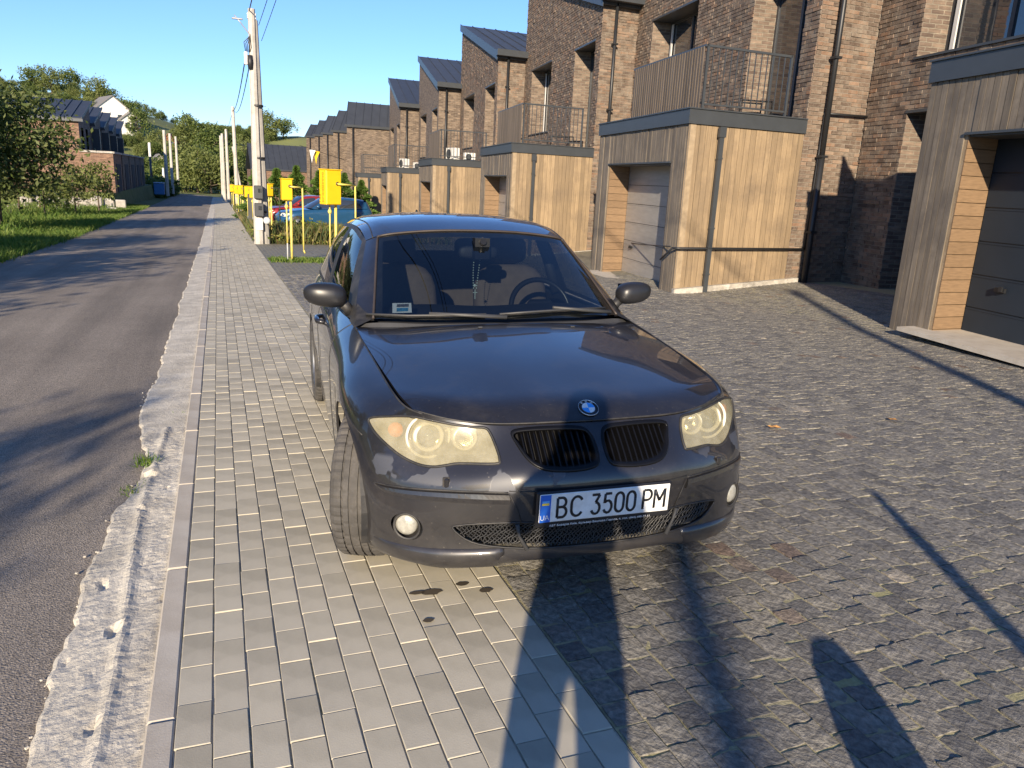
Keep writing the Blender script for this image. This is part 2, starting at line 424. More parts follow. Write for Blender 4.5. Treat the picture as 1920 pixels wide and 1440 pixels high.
for _, x, y, ly in rest:
    v, f = COBS[random.randrange(14)]; sg = random.choice((-1, 1)); vv = v*np.array([sg, sg*(ly-.010)/.108, .75])
    vv = vv+np.array([x, y, gz(x, y)-.002+random.uniform(-.0018, .0018)]); vv[:, 2] += -.028*(vv[:, 1]-y)
    Vs.append(vv); Fs.append(f+o0); o0 += len(v)
tag(link('cobblestones_beyond', np_mesh('cobblestones_beyond', np.concatenate(Vs), np.concatenate(Fs), M_COB), drive), kind='stuff')
def far_cobble():
    m, t, n, l, b = newmat('cobble_far'); tc = n.new('ShaderNodeTexCoord')
    mp = n.new('ShaderNodeMapping'); mp.inputs['Rotation'].default_value = (0, 0, R(90)); l.new(tc.outputs['Object'], mp.inputs[0])
    br = n.new('ShaderNodeTexBrick'); l.new(mp.outputs[0], br.inputs['Vector']); br.inputs['Scale'].default_value = 1
    br.inputs['Brick Width'].default_value = .125; br.inputs['Row Height'].default_value = .1; br.inputs['Mortar Size'].default_value = .008
    br.inputs['Color1'].default_value = rgb((.14, .132, .115)); br.inputs['Color2'].default_value = rgb((.21, .198, .17)); br.inputs['Mortar'].default_value = rgb((.26, .24, .15))
    ns = noise(n, l, 18, 5); o = mixc(n, l, 1, br.outputs[0], ramp(n, l, ns.outputs[0], [(.3, (.6, .6, .6)), (.7, (1.4, 1.38, 1.3))]).outputs[0], 'MULTIPLY')
    l.new(o, b.inputs[0]); b.inputs['Roughness'].default_value = .7
    bp = n.new('ShaderNodeBump'); bp.inputs['Strength'].default_value = .9; bp.inputs['Distance'].default_value = .02; l.new(ns.outputs[0], bp.inputs['Height']); l.new(bp.outputs[0], b.inputs['Normal'])
    return m
tag(strip('driveway_far', 1.037, 12.5, 15.5, 60, -.004, far_cobble(), 1.), kind='structure')
# a few dry leaves on the setts
M_LEAF = mat('dry_leaf', (.42, .22, .07), .8, var=.3, scale=20)
for i, (x, y, lab) in enumerate([(3.68, 4.25, 'dry orange leaf on the setts beside the headlight'), (4.75, 4.22, 'dry orange leaf on the setts farther from the car')]):
    b = MB(); pts = [(.0, -.05, 0), (.022, -.02, .012), (.028, .01, .004), (.012, .04, .014), (0, .055, .01), (-.015, .035, .004), (-.026, .008, .012), (-.02, -.02, .003)]
    b.add(pts+[(0, 0, .001)], [(k, (k+1) % 8, 8) for k in range(8)])
    tag(b.build('dry_leaf', M_LEAF, None, (x, y, gz(x, y)+.012), (0, 0, 1.3+i*2)), lab, 'leaf')
# ================================================================== ROW HOUSES ON THE RIGHT
HUE_BR = [(0, (.60, .56, .54)), (.25, (.85, .83, .80)), (.5, (1.0, .96, .92)), (.75, (1.2, 1.12, 1.0)), (.9, (1.35, 1.05, .85)), (1., (1.7, 1.6, 1.45))]
M_BRICK = mat('clay_brick', (.150, .113, .089), .85, var=.22, scale=7, bump=.6, bscale=50, bdist=.01, island=.3, hue=HUE_BR, dirt=(.245, .205, .162), dscale=4.5, spec=.35)
M_MORTAR = mat('mortar', (.22, .19, .155), .95, var=.15, scale=12, bump=.4, bscale=90)
def brick_tex(name, tint=(1, 1, 1)):
    m, t, n, l, b = newmat(name); uv = n.new('ShaderNodeUVMap'); br = n.new('ShaderNodeTexBrick'); l.new(uv.outputs[0], br.inputs['Vector'])
    br.inputs['Scale'].default_value = 1; br.inputs['Brick Width'].default_value = .26; br.inputs['Row Height'].default_value = .077; br.inputs['Mortar Size'].default_value = .009
    T_ = lambda c: rgb(tuple(a*b_ for a, b_ in zip(c, tint)))
    br.inputs['Color1'].default_value = T_((.115, .083, .066)); br.inputs['Color2'].default_value = T_((.26, .198, .150)); br.inputs['Mortar'].default_value = T_((.23, .20, .16)); br.inputs['Bias'].default_value = -.1
    mp = n.new('ShaderNodeMapping'); mp.inputs['Scale'].default_value = (4, 13, 1); l.new(uv.outputs[0], mp.inputs[0])
    ns = noise(n, l, 1.0, 5, .7, vec=mp.outputs[0]); o = mixc(n, l, 1, br.outputs[0], ramp(n, l, ns.outputs[0], [(.3, (.6, .58, .56)), (.6, (1.1, 1.08, 1.05)), (.75, (1.9, 1.8, 1.65))]).outputs[0], 'MULTIPLY')
    l.new(o, b.inputs[0]); b.inputs['Roughness'].default_value = .88
    ad = n.new('ShaderNodeMath'); ad.operation = 'SUBTRACT'; l.new(ns.outputs[0], ad.inputs[0]); l.new(br.outputs['Fac'], ad.inputs[1])
    bp = n.new('ShaderNodeBump'); bp.inputs['Strength'].default_value = .9; bp.inputs['Distance'].default_value = .02; l.new(ad.outputs[0], bp.inputs['Height']); l.new(bp.outputs[0], b.inputs['Normal'])
    return m
M_BTEX = brick_tex('brick_wall'); M_BTEX_R = brick_tex('brick_wall_red', (1.25, 1.0, .9))
M_TAN = mat('larch_board', (.255, .186, .112), .7, var=.2, scale=3.2, bump=.25, bscale=14, bdist=.004, stretch=(9, 9, .55), objvar=.28, island=.2, dirt=(.175, .13, .085), dscale=1.4)
M_ORANGE = mat('larch_board_fresh', (.20, .130, .074), .65, var=.18, scale=3.5, bump=.2, bscale=14, bdist=.004, stretch=(2, 2, 16), objvar=.1, island=.1)
M_GREYW = mat('weathered_board', (.175, .145, .110), .75, var=.25, scale=3.2, bump=.35, bscale=16, bdist=.004, stretch=(9, 9, .5), objvar=.22, island=.2, dirt=(.10, .085, .07), dscale=1.5)
M_SLAT = mat('railing_slat', (.105, .085, .068), .7, var=.25, scale=3.2, stretch=(9, 9, .5), objvar=.25, island=.2)
M_GAPW = mat('board_gap_lit', (.30, .23, .15), .8, var=.2, scale=8)  # lighter tone behind the boards stands for sun on their edges
M_ANTH = mat('anthracite_metal', (.045, .051, .058), .42, metal=.0, var=.08, scale=4, spec=.55)
M_ROOF = mat('standing_seam_metal', (.042, .048, .060), .55, var=.1, scale=1.5, objvar=.08, spec=.35)
M_BLACK = mat('black_pipe', (.018, .019, .021), .45, var=.1)
M_DOORD = mat('garage_panel_dark', (.020, .028, .040), .6, spec=.25, var=.06, scale=3, bump=.12, bscale=120, bdist=.002)
M_DOORL = mat('garage_panel_silver', (.34, .325, .305), .38, var=.1, scale=3, bump=.1, bscale=120, bdist=.002, metal=.25, stretch=(1, 1, 6))
M_CONC = mat('concrete_skirt', (.33, .305, .265), .9, var=.25, scale=6, bump=.6, bscale=40, dirt=(.55, .52, .47), dscale=7)
M_WHITE = mat('white_plastic', (.72, .71, .68), .45, var=.05, dirt=(.55, .53, .48), dscale=4)
M_FRAME = mat('window_frame', (.040, .043, .048), .45, var=.05)
M_WFRAME = mat('pale_frame', (.55, .54, .52), .5, var=.05)
def glass_dark():
    m, t, n, l, b = newmat('window_glass'); b.inputs['Base Color'].default_value = (.03, .035, .042, 1); b.inputs['Roughness'].default_value = .03; b.inputs['Specular IOR Level'].default_value = 1.0; b.inputs['IOR'].default_value = 1.7
    ns = noise(n, l, .7, 2); bp = n.new('ShaderNodeBump'); bp.inputs['Strength'].default_value = .05; bp.inputs['Distance'].default_value = .1; l.new(ns.outputs[0], bp.inputs['Height']); l.new(bp.outputs[0], b.inputs['Normal']); return m
M_WGLASS = glass_dark()
M_ROOM = mat('dark_room', (.02, .02, .022), .9, var=.2)

def azv(a): return Vector((math.sin(R(a)), math.cos(R(a)), 0))
UPZ = Vector((0, 0, 1))
def uvq(name, quads, m, parent):
    me = bpy.data.meshes.new(name); V = []; F = []; U = []
    for pts, uv in quads:
        o = len(V); V += [tuple(p) for p in pts]; F.append(tuple(range(o, o+len(pts)))); U += list(uv)
    me.from_pydata(V, [], F); me.materials.append(m); ul = me.uv_layers.new(name='UVMap')
    for i, u in enumerate(U): ul.data[i].uv = u
    me.update(); return link(name, me, parent)
def cells(s0, s1, z0, z1, holes):
    S_ = sorted(set([s0, s1]+[v for h in holes for v in h[:2] if s0 < v < s1])); Z_ = sorted(set([z0, z1]+[v for h in holes for v in h[2:] if z0 < v < z1]))
    for a, b_ in zip(S_, S_[1:]):
        for c, d in zip(Z_, Z_[1:]):
            ms, mz = (a+b_)/2, (c+d)/2
            if not any(h[0] < ms < h[1] and h[2] < mz < h[3] for h in holes): yield a, b_, c, d
def wall_quads(O, D, s0, s1, z0, z1, holes, top=None):
    q = []
    for a, b_, c, d in cells(s0, s1, z0, z1, holes):
        q.append(([O+D*a+UPZ*c, O+D*b_+UPZ*c, O+D*b_+UPZ*d, O+D*a+UPZ*d], [(a, c), (b_, c), (b_, d), (a, d)]))
    if top:  # sloped piece above z1: z at s0 -> z1, at s1 -> top
        q.append(([O+D*s0+UPZ*z1, O+D*s1+UPZ*z1, O+D*s1+UPZ*top], [(s0, z1), (s1, z1), (s1, top)]))
    return q
def reveal_quads(O, D, N, h, depth):
    """four inner faces of an opening; N points outwards"""
    a, b_, c, d = h; I = -N*depth; q = []
    P_ = lambda s, z, i: O+D*s+UPZ*z+(I if i else Vector())
    for s in (a, b_): q.append(([P_(s, c, 0), P_(s, c, 1), P_(s, d, 1), P_(s, d, 0)], [(0, c), (depth, c), (depth, d), (0, d)]))
    for z in (c, d): q.append(([P_(a, z, 0), P_(b_, z, 0), P_(b_, z, 1), P_(a, z, 1)], [(a, 0), (b_, 0), (b_, depth), (a, depth)]))
    return q
BRICK_F = np.array([(0, 1, 2, 3), (4, 5, 1, 0), (5, 6, 2, 1), (6, 7, 3, 2), (7, 4, 0, 3)])
def brick_list(s0, s1, z0, z1, holes, top=None, seed=0):
    r = random.Random(seed); out = []; row = 0; z = z0
    zmax = top or z1
    while z < zmax:
        s = s0-(.13 if row % 2 else 0)
        while s < s1:
            a, b_ = max(s, s0), min(s+.25, s1)
            if b_-a > .04:
                ms, mz = (a+b_)/2, z+.033
                zr = z1 if top is None else z1+(top-z1)*(ms-s0)/(s1-s0)
                ok = z+.066 < zr
                if ok:
                    for h in holes:
                        if h[0]-.004 < b_ and a < h[1]+.004 and h[2] < mz < h[3]:
                            if a < h[0]-.03: b_ = h[0]
                            elif b_ > h[1]+.03: a = h[1]
                            else: ok = False
                    if ok and b_-a > .03: out.append((a, b_, z, z+.066, abs(r.gauss(.008, .006))+.003, r.gauss(0, .0015)))
            s += .26
        z += .077; row += 1
    return out
def brick_np(O, D, N, bl):
    O, D, N = (np.array(v) for v in (O, D, N)); Vs = []
    for a, b_, c, d, p, tl in bl:
        f = [O+D*s+np.array([0, 0, z])+N*(p+tl*sg) for s, z, sg in ((a+.002, c+.002, 1), (b_-.002, c+.002, -1), (b_-.002, d-.002, -1), (a+.002, d-.002, 1))]
        k = [O+D*s+np.array([0, 0, z])-N*.01 for s, z in ((a, c), (b_, c), (b_, d), (a, d))]
        Vs.append(f+k)
    V = np.array(Vs).reshape(-1, 3); F = (BRICK_F[None]+8*np.arange(len(bl))[:, None, None]).reshape(-1, 4)
    return V, F
def rbox(b, O, A, B, C, mi=0):
    """parallelepiped from corner O with edge vectors"""
    b.hexa([O, O+A, O+A+B, O+B, O+C, O+A+C, O+A+B+C, O+B+C], mi)

PV_ = Vector((.05, 9.17, -.32)); C1 = Vector((7.93, 12.42, -.35)); TD = azv(88)
def house(k, GA=7.5, detail=2, label='', base=None, door=None, TW=2.63, GL=4.82, FL=9.3, EZ=7.35, RZ=9.85, sideW=1.45, garage=True, front=True):
    """detail 2: boards and bricks one by one, 1: joined geometry, 0: brick texture"""
    loc = base if base is not None else C1+PV_*(k-1)
    H = thing('row_house', loc, label, 'house', 'brick row houses with timber garages')
    T, G = TD, azv(GA); NF = -Vector((G.y, -G.x, 0)); NS = -Vector((-T.y, T.x, 0))    # outward normals: street side, camera side
    if NF.x > 0: NF = -NF
    if NS.y > 0: NS = -NS
    L = lambda t, g, z: T*t+G*g+UPZ*z
    O = L(TW, 0, 0)
    holes = [(5.25, 8.1, 4.05, 6.4), (.5, 2.5, 3.3, 6.35), (6.3, 8.1, -.2, 3.1)]
    zb = -.6
    core_m = M_MORTAR if detail else M_BTEX
    # --- walls
    wf = uvq('front_wall', wall_quads(O, G, 0, FL, zb, EZ, holes, RZ), core_m, H)
    depth = .55
    for h in holes: uvq('reveal', reveal_quads(O, G, NF, h, depth), M_BTEX, wf)
    ws = uvq('side_wall', wall_quads(O, T, 0, 12, zb, EZ, []), core_m, H)
    uvq('far_wall', wall_quads(O+G*FL, T, 0, 12, zb, RZ, []), M_BTEX, H)
    uvq('rear_wall', wall_quads(O+T*12, G, 0, FL, zb, EZ, [], RZ), M_BTEX, H)
    if detail:
        fl = brick_list(0, FL, zb if k == 0 else 2.9, EZ, holes, RZ, k*7+1); sl = brick_list(0, sideW, -.4, EZ, [], None, k*7+2)
        if k == 0: fl = [q for q in fl if q[0] > 4.6]; sl = []
        for nm, wall, D, N, bl, single in (('f', wf, G, NF, fl, k == 0), ('s', ws, T, NS, sl, k == 1)):
            if not bl: continue
            if single:
                sc = []
                for i, q in enumerate(bl):
                    c = loc+O+D*(q[0]+q[1])/2+UPZ*q[2]; v = in_view(c.x, c.y, c.z, .0)
                    sc.append((0 if v else 1, c.length, i))
                sc.sort(); pick = set(i for _, _, i in sc[:300])
                for i in pick:
                    q = bl[i]; V, F = brick_np(Vector(), D, N, [(q[0]-q[0], q[1]-q[0], 0, .066, q[4], q[5])])
                    link('brick', np_mesh('brick', V, F, M_BRICK), wall, O+D*q[0]+UPZ*q[2])
                bl = [q for i, q in enumerate(bl) if i not in pick]
            if bl:
                V, F = brick_np(O, D, N, bl); tag(link('brickwork', np_mesh('brickwork', V, F, M_BRICK), wall), kind='stuff')
    # --- windows
    for h, nm in ((holes[0], 'window'), (holes[1], 'balcony_door'), (holes[2], 'entrance_door')):
        a, b_, c, d = h; Q = O-NF*(depth-.02)
        fb = MB(); fr = .07
        for s0, s1, z0, z1 in ((a, b_, c, c+fr), (a, b_, d-fr, d), (a, a+fr, c+fr, d-fr), (b_-fr, b_, c+fr, d-fr), ((a+b_)/2-fr*.6, (a+b_)/2+fr*.6, c+fr, d-fr)):
            rbox(fb, Q+G*s0+UPZ*z0, G*(s1-s0), -NF*.06, UPZ*(z1-z0))
        wo = fb.build(nm, M_FRAME, H)
        gb = MB(); Q2 = Q-NF*.03
        gb.add([Q2+G*(a+.02)+UPZ*(c+.02), Q2+G*(b_-.02)+UPZ*(c+.02), Q2+G*(b_-.02)+UPZ*(d-.02), Q2+G*(a+.02)+UPZ*(d-.02)], [(0, 1, 2, 3)]); gb.build('pane', M_WGLASS, wo)
        sb = MB(); rbox(sb, O+NF*.03+G*(a-.03)+UPZ*(d-.001), G*(b_-a+.06), -NF*(depth+.03), UPZ*.05)
        sb.build('lintel', M_ANTH, wo)
        if nm == 'window':
            sb = MB(); rbox(sb, O+NF*.05+G*(a-.03)+UPZ*(c-.04), G*(b_-a+.06), -NF*(depth+.03), UPZ*.04); sb.build('sill', M_ANTH, wo)
            sb = MB(); rbox(sb, Q-NF*.002+G*(b_-fr-.16)+UPZ*(c+fr), G*.09, NF*.03, UPZ*(d-c-2*fr)); sb.build('mullion', M_WFRAME, wo)
    # --- roof
    sl = Vector((0, 0, 0)); up = G*(FL+.3)+UPZ*((RZ-EZ)*(FL+.3)/FL)
    RO = L(TW-.10, -.22, EZ+.02-(RZ-EZ)*.22/FL)
    rn = 7; pw = .62
    roof = MB(); rbox(roof, RO, T*12.2, up, UPZ*.10); ro = roof.build('roof', M_ROOF, H)
    for i in range(rn):
        pb = MB(); o = RO+T*(i*pw)+UPZ*.101; rbox(pb, o+T*.012, T*(pw-.03), up, UPZ*.012); rbox(pb, o+T*(pw-.02), T*.028, up, UPZ*.05)
        pb.build('roof_panel', M_ROOF, ro)
    tb = MB(); rbox(tb, RO-T*.02-UPZ*.17, T*.018, up, UPZ*.33); tb.build('verge_trim', M_ANTH, ro)
    gb = MB(); rbox(gb, L(TW-.16, -.46, EZ-.06), T*2.2, G*.30, UPZ*.22); rbox(gb, L(TW-.12, -.42, EZ+.165), T*2.1, G*.22, UPZ*.012)
    rbox(gb, L(TW-.1, -.2, EZ-.14), T*2.0, G*.19, UPZ*.10); gb.build('gutter', M_ANTH, ro)
    dp = MB(); x = L(TW+.38, -.16, 0); dp.tube([x+UPZ*(EZ-.05), x+UPZ*2.6], .05, 10); dp.tube([x+UPZ*2.65, x+UPZ*-.35], .062, 10)
    for z in (6.2, 4.4, 2.63, 1.2): dp.box((x.x, x.y, x.z+z), (.15, .15, .045))
    dp.tube([x+UPZ*.12, x+UPZ*.02-G*.12], .06, 10); dp.build('downpipe', M_BLACK, H)
    if not garage: return H
    # --- garage box
    ZT = 3.28; ZF = 3.03
    gh = (.68, 4.05, -.5, 2.36)
    gbx = MB()
    for a, b_, c, d in cells(0, GL, zb, ZF, [gh]): rbox(gbx, L(.03, a, c), G*(b_-a), T*.12, UPZ*(d-c))
    rbox(gbx, L(.15, .03, zb), G*.12, T*(TW-.16), UPZ*(ZF-zb)); rbox(gbx, L(.15, GL-.15, zb), G*.12, T*(TW-.16), UPZ*(ZF-zb)); rbox(gbx, L(.03, .03, ZF), G*(GL-.06), T*(TW-.04), UPZ*.08)
    box = gbx.build('garage', M_GAPW, H)
    fb = MB(); rbox(fb, L(-.035, -.035, ZF), T*.03, G*(GL+.06), UPZ*(ZT-ZF)); rbox(fb, L(-.004, -.035, ZF), T*(TW+.01), G*.03, UPZ*(ZT-ZF))
    rbox(fb, L(-.06, -.06, ZT), T*.16, G*(GL+.1), UPZ*.022); rbox(fb, L(.1, -.06, ZT), T*(TW-.1), G*.16, UPZ*.022); rbox(fb, L(0, 0, ZT-.06), T*TW, G*GL, UPZ*.05)
    fb.build('fascia', M_ANTH, box)
    def plank(name, m, q, joined):
        if joined is None: bb = MB(); rbox(bb, *q); bb.build(name, m, box)
        else: rbox(joined, *q)
    jt = MB() if detail < 2 else None; jg = MB() if detail < 2 else None; jo = MB() if detail < 2 else None
    n = 21; wd = TW/n
    for i in range(n):
        d = random.uniform(.018, .024)
        plank('board', M_TAN, (L(i*wd+.003, 0, -.02), T*(wd-.007), -G*d+Vector((0, 0, 0)), UPZ*(ZF-.0+.02)) if False else (L(i*wd+.003, .03, -.25), T*(wd-.007), -G*d, UPZ*(ZF+.25)), jt)
    nb = 46; wd = GL/nb
    for i in range(nb):
        g0 = i*wd; d = random.uniform(.016, .03); z0 = -.4
        mid = g0+wd/2
        if gh[0] < mid < gh[1]: z0 = gh[3]+.03
        plank('board', M_GREYW, (L(.03, g0+.004, z0), G*(wd-.008), -T*d, UPZ*(ZF-z0)), jg)
    # reveal boards (horizontal, fresh timber), lintel, door
    dd = .52
    for i in range(17):
        z = -.35+i*.16
        if z > gh[3]-.05: break
        hh = min(.152, gh[3]-z)
        plank('reveal_board', M_ORANGE, (L(.03, gh[1]-.001, z), T*dd, -G*.02, UPZ*hh), jo)
        plank('reveal_board', M_ORANGE, (L(.03, gh[0]+.001, z), T*dd, G*.02, UPZ*hh), jo)
    if jt:
        tag(jt.build('side_boards', M_TAN, box), kind='stuff'); tag(jg.build('front_boards', M_GREYW, box), kind='stuff'); tag(jo.build('reveal_boards', M_ORANGE, box), kind='stuff')
    lb = MB(); rbox(lb, L(-.02, gh[0]-.02, gh[3]), T*.06, G*(gh[1]-gh[0]+.04), UPZ*.03); rbox(lb, L(.04, gh[0], gh[3]-.02), T*(dd-.02), G*(gh[1]-gh[0]), UPZ*.02); lb.build('lintel', M_ANTH, box)
    db = MB(); rbox(db, L(dd+.05, gh[0], -.5), T*.05, G*(gh[1]-gh[0]), UPZ*(gh[3]+.5)); gd = db.build('garage_door', M_BLACK, H)
    rows = 6; z0 = -.15; ph = (gh[3]-z0)/rows
    for i in range(rows):
        pb = MB(); rbox(pb, L(dd+.03, gh[0]+.03, z0+i*ph+.006), T*.03, G*(gh[1]-gh[0]-.06), UPZ*(ph-.012)); rbox(pb, L(dd+.024, gh[0]+.03, z0+i*ph+ph-.03), T*.008, G*(gh[1]-gh[0]-.06), UPZ*.016)
        pb.build('door_panel', door or M_DOORD, gd)
    hb = MB(); p = L(dd-.02, gh[1]-.62, .52); rbox(hb, p, T*.04, G*.16, UPZ*.05); rbox(hb, p-T*.03+G*.02+UPZ*.01, T*.03, G*.05, UPZ*.06); hb.build('handle', M_BLACK, gd)
    tb = MB(); rbox(tb, L(-.30, gh[0]-.3, -.13 if k else -.095), T*(dd+.35), G*(gh[1]-gh[0]+.6), UPZ*.05); tb.build('threshold', M_KERB, gd)
    sk = MB(); rbox(sk, L(-.02, -.09, -.28), T*(TW+.3)+UPZ*.21, G*.11, UPZ*.36); sk.build('skirt', M_CONC, box)
    # box drain on the timber side
    db = MB(); x = L(.67, -.055, 0); rbox(db, x-T*.045+UPZ*-.12, T*.09, -G*.07, UPZ*3.12); rbox(db, x-T*.07+UPZ*2.83, T*.14, -G*.085, UPZ*.18); rbox(db, x-T*.055+UPZ*-.12, T*.11, -G*.16, UPZ*.07)
    for z in (2.45, 1.2, .35): rbox(db, x-T*.055+UPZ*z, T*.11, -G*.08, UPZ*.03)
    db.build('drainpipe', M_ANTH, box)
    # --- balcony railing: timber slats to the street, metal bars to the side
    rt, rg, z1 = .36, .28, 4.42; r1 = 3.75
    rl = MB(); rbox(rl, L(rt-.03, rg, z1-.04), T*.06, G*(r1-rg), UPZ*.04); rbox(rl, L(rt, rg-.02, z1-.04), T*(2.28-rt), G*.045, UPZ*.04)
    rbox(rl, L(rt+.02, rg, ZT+.14), T*.03, G*(r1-rg), UPZ*.04); rbox(rl, L(rt, rg-.01, ZT+.12), T*(2.28-rt), G*.03, UPZ*.03)
    for t, g in ((rt, rg), (2.26, rg), (rt, r1-.05), (rt, (rg+r1)/2)): rbox(rl, L(t, g-.02, ZT), T*.045, G*.045, UPZ*(z1-ZT))
    ra = rl.build('balcony_railing', M_ANTH, H)
    jn = None if k in (0, 1) else MB(); ns = 30
    for i in range(ns):
        g0 = rg+.05+(r1-rg-.1)*i/ns; q = (L(rt-.045, g0, ZT+.03), G*.062, T*.022, UPZ*(z1-.06-ZT))
        if jn is None: bb = MB(); rbox(bb, *q); bb.build('slat', M_SLAT, ra)
        else: rbox(jn, *q)
    if jn: tag(jn.build('slats', M_SLAT, ra), kind='stuff')
    jb = None if k in (0, 1) else MB()
    for i in range(1, 14):
        t0 = rt+(2.26-rt)*i/14; q = (L(t0, rg-.005, ZT+.14), T*.016, G*.016, UPZ*(z1-.16-ZT))
        if jb is None: bb = MB(); rbox(bb, *q); bb.build('baluster', M_ANTH, ra)
        else: rbox(jb, *q)
    if jb: tag(jb.build('balusters', M_ANTH, ra), kind='stuff')
    return H
LBL = ['brick row house at the right edge with dark garage door nearest the camera', 'brick row house with silver garage door and sunlit timber side behind the car',
       'brick row house second from the silver garage door, white cup light on balcony', 'brick row house with white air conditioner on the balcony, larger of two',
       'brick row house with white air conditioner on the balcony, farther of two', 'last sawtooth row house, fifth behind the car, with plain balcony']
HS = []
for k in range(6):
    HS.append(house(k, 9.2 if k == 0 else 7.5, 2 if k < 2 else 1 if k < 4 else 0, LBL[k], door=M_DOORD if k == 0 else M_DOORL))
# cable and pipe between the houses
H1 = HS[1]; L1 = lambda t, g, z: TD*t+azv(7.5)*g+UPZ*z
b = MB(); b.tube([L1(-.12, 0, .83), L1(0, -.11, .84), L1(2.95, -.09, .86)], .022, 8); b.tube([L1(2.95, -.09, .86), L1(2.97, -.09, 2.2), L1(2.99, -.09, 3.42)], .022, 8); b.tube([L1(2.99, -.09, 3.42), L1(4.05, -.09, 3.44)], .022, 8)
b.tube([L1(-.12, -.03, .83), L1(-.12, .45, .58)], .02, 8); b.build('gas_pipe', M_BLACK, H1)
p0 = C1+L1(-.13, 0, .86); p1 = C1+PV_+L1(2.8, -.2, .75)
b = MB(); b.tube([p0.lerp(p1, i/10)-UPZ*.06*math.sin(math.pi*i/10) for i in range(11)], .013, 6)
tag(b.build('cable', M_BLACK), 'thin black cable stretched past the silver garage door', 'cable')
# air conditioners and bits standing on the balconies
def ac_unit(loc, label, rz, sc=.8):
    a = thing('air_conditioner', loc, label, 'air conditioner', 'air conditioners on balconies', rz); a.scale = (sc, sc, sc)
    b = MB(); b.cbox((0, 0, .32), (.85, .34, .62), .03); c = b.build('casing', M_WHITE, a)
    b = MB(); b.lathe([(.0, -.176), (.22, -.176), (.24, -.18), (.24, -.172)], 20, Matrix.Translation((-.12, 0, .32)) @ Matrix.Rotation(R(90), 4, 'X') @ Matrix.Translation((0, 0, .35))); b.build('fan_grille', M_ANTH, a)
    b = MB(); b.box((-.3, 0, .005), (.06, .3, .02)); b.box((.3, 0, .005), (.06, .3, .02)); b.build('foot', M_ANTH, a)
for k, lab in ((3, 'white air conditioner on the balcony, nearer of the two'), (4, 'white air conditioner on the farther balcony')):
    ac_unit(C1+PV_*(k-1)+L1(.95, .75, 3.255), lab.replace('white', 'larger white'), R(-75))
    ac_unit(C1+PV_*(k-1)+L1(1.65, .62, 3.255), lab.replace('white', 'smaller white').replace('on the', 'right of the larger on the'), R(2), .55)
for k in (1, 2):
    b = MB(); o = L1(1.35, .5, 3.26); b.tube([o, o+UPZ*.32, o+UPZ*.34+TD*.75, o+TD*.75], .018, 6)
    b.tube([o+G_ if False else o+azv(7.5)*.4, o+azv(7.5)*.4+UPZ*.32, o+azv(7.5)*.4+UPZ*.34+TD*.75, o+azv(7.5)*.4+TD*.75], .018, 6)
    tag(b.build('bench_frame', M_BLACK, None, C1+PV_*(k-1)), 'low black metal frame on the %s balcony' % ('nearest slatted' if k == 1 else 'second slatted'), 'bench')

# --- houses farther along the curve: only their camera side shows
FAR = [(8.87, 58.25, 6.6, 4.87), (9.15, 67.4, 6.62, 4.9), (9.45, 76.6, 6.77, 5.1), (9.75, 85.8, 6.87, 5.3), (9.85, 95., 6.91, 5.5)]
for i, (x, y, zt, ze) in enumerate(FAR):
    o = Vector((x, y, gz(0, y)-.2)); H = thing('row_house', o, ['wide brick gable wall of the first far row house', 'second far row house with dark metal roof', 'third far row house with dark metal roof', 'fourth far row house with dark metal roof', 'farthest row house of the curving row'][i], 'house', 'brick row houses with timber garages')
    T, G = azv(86), azv(24 if i else 14); W_ = 12; D_ = 9.
    e = ze-o.z; r = zt-o.z
    uvq('wall', wall_quads(Vector(), T, 0, W_, -.5, e, []), M_BTEX, H); uvq('street_wall', wall_quads(Vector(), G, 0, D_, -.5, e, [], r), M_BTEX, H); uvq('wall', wall_quads(T*W_, G, 0, D_, -.5, e, [], r), M_BTEX, H); uvq('wall', wall_quads(G*D_, T, 0, W_, -.5, r, []), M_BTEX, H)
    b = MB(); up = G*(2.2)+UPZ*(r-e); rbox(b, -T*.1-G*.1+UPZ*e, T*W_, up, UPZ*.1); rbox(b, -T*.1+G*2.1+UPZ*r, T*W_, G*(D_-2.2), UPZ*.1); ro = b.build('roof', M_ROOF, H)
    for j in range(9):
        b = MB(); rbox(b, -T*.1-G*.1+T*(.6*j)+UPZ*(e+.1), T*.04, up, UPZ*.05); b.build('seam', M_ROOF, ro)
    b = MB(); rbox(b, -T*.15-G*.2+UPZ*(e-.06), T*W_, G*.1, UPZ*.16); b.build('gutter', M_ANTH, ro)
    b = MB(); b.tube([T*.45-G*.12+UPZ*e, T*.45-G*.12], .06, 6); b.build('downpipe', M_BLACK, H)
    if i == 0:
        b = MB(); o2 = T*1.2-G*1.4
        for j in range(24): rbox(b, o2+T*(j*.16)+UPZ*2.55, T*.02, G*.02, UPZ*1.0)
        rbox(b, o2+UPZ*3.52, T*3.9, G*.04, UPZ*.05); rbox(b, o2+UPZ*2.45, T*3.9, G*1.4, UPZ*.12); b.build('balcony_railing', M_ANTH, H)
    if i < 2:
        b = MB(); rbox(b, T*1.0-G*1.5+UPZ*-.3, T*4.2, G*1.5, UPZ*2.75); b.build('porch', M_TAN, H)
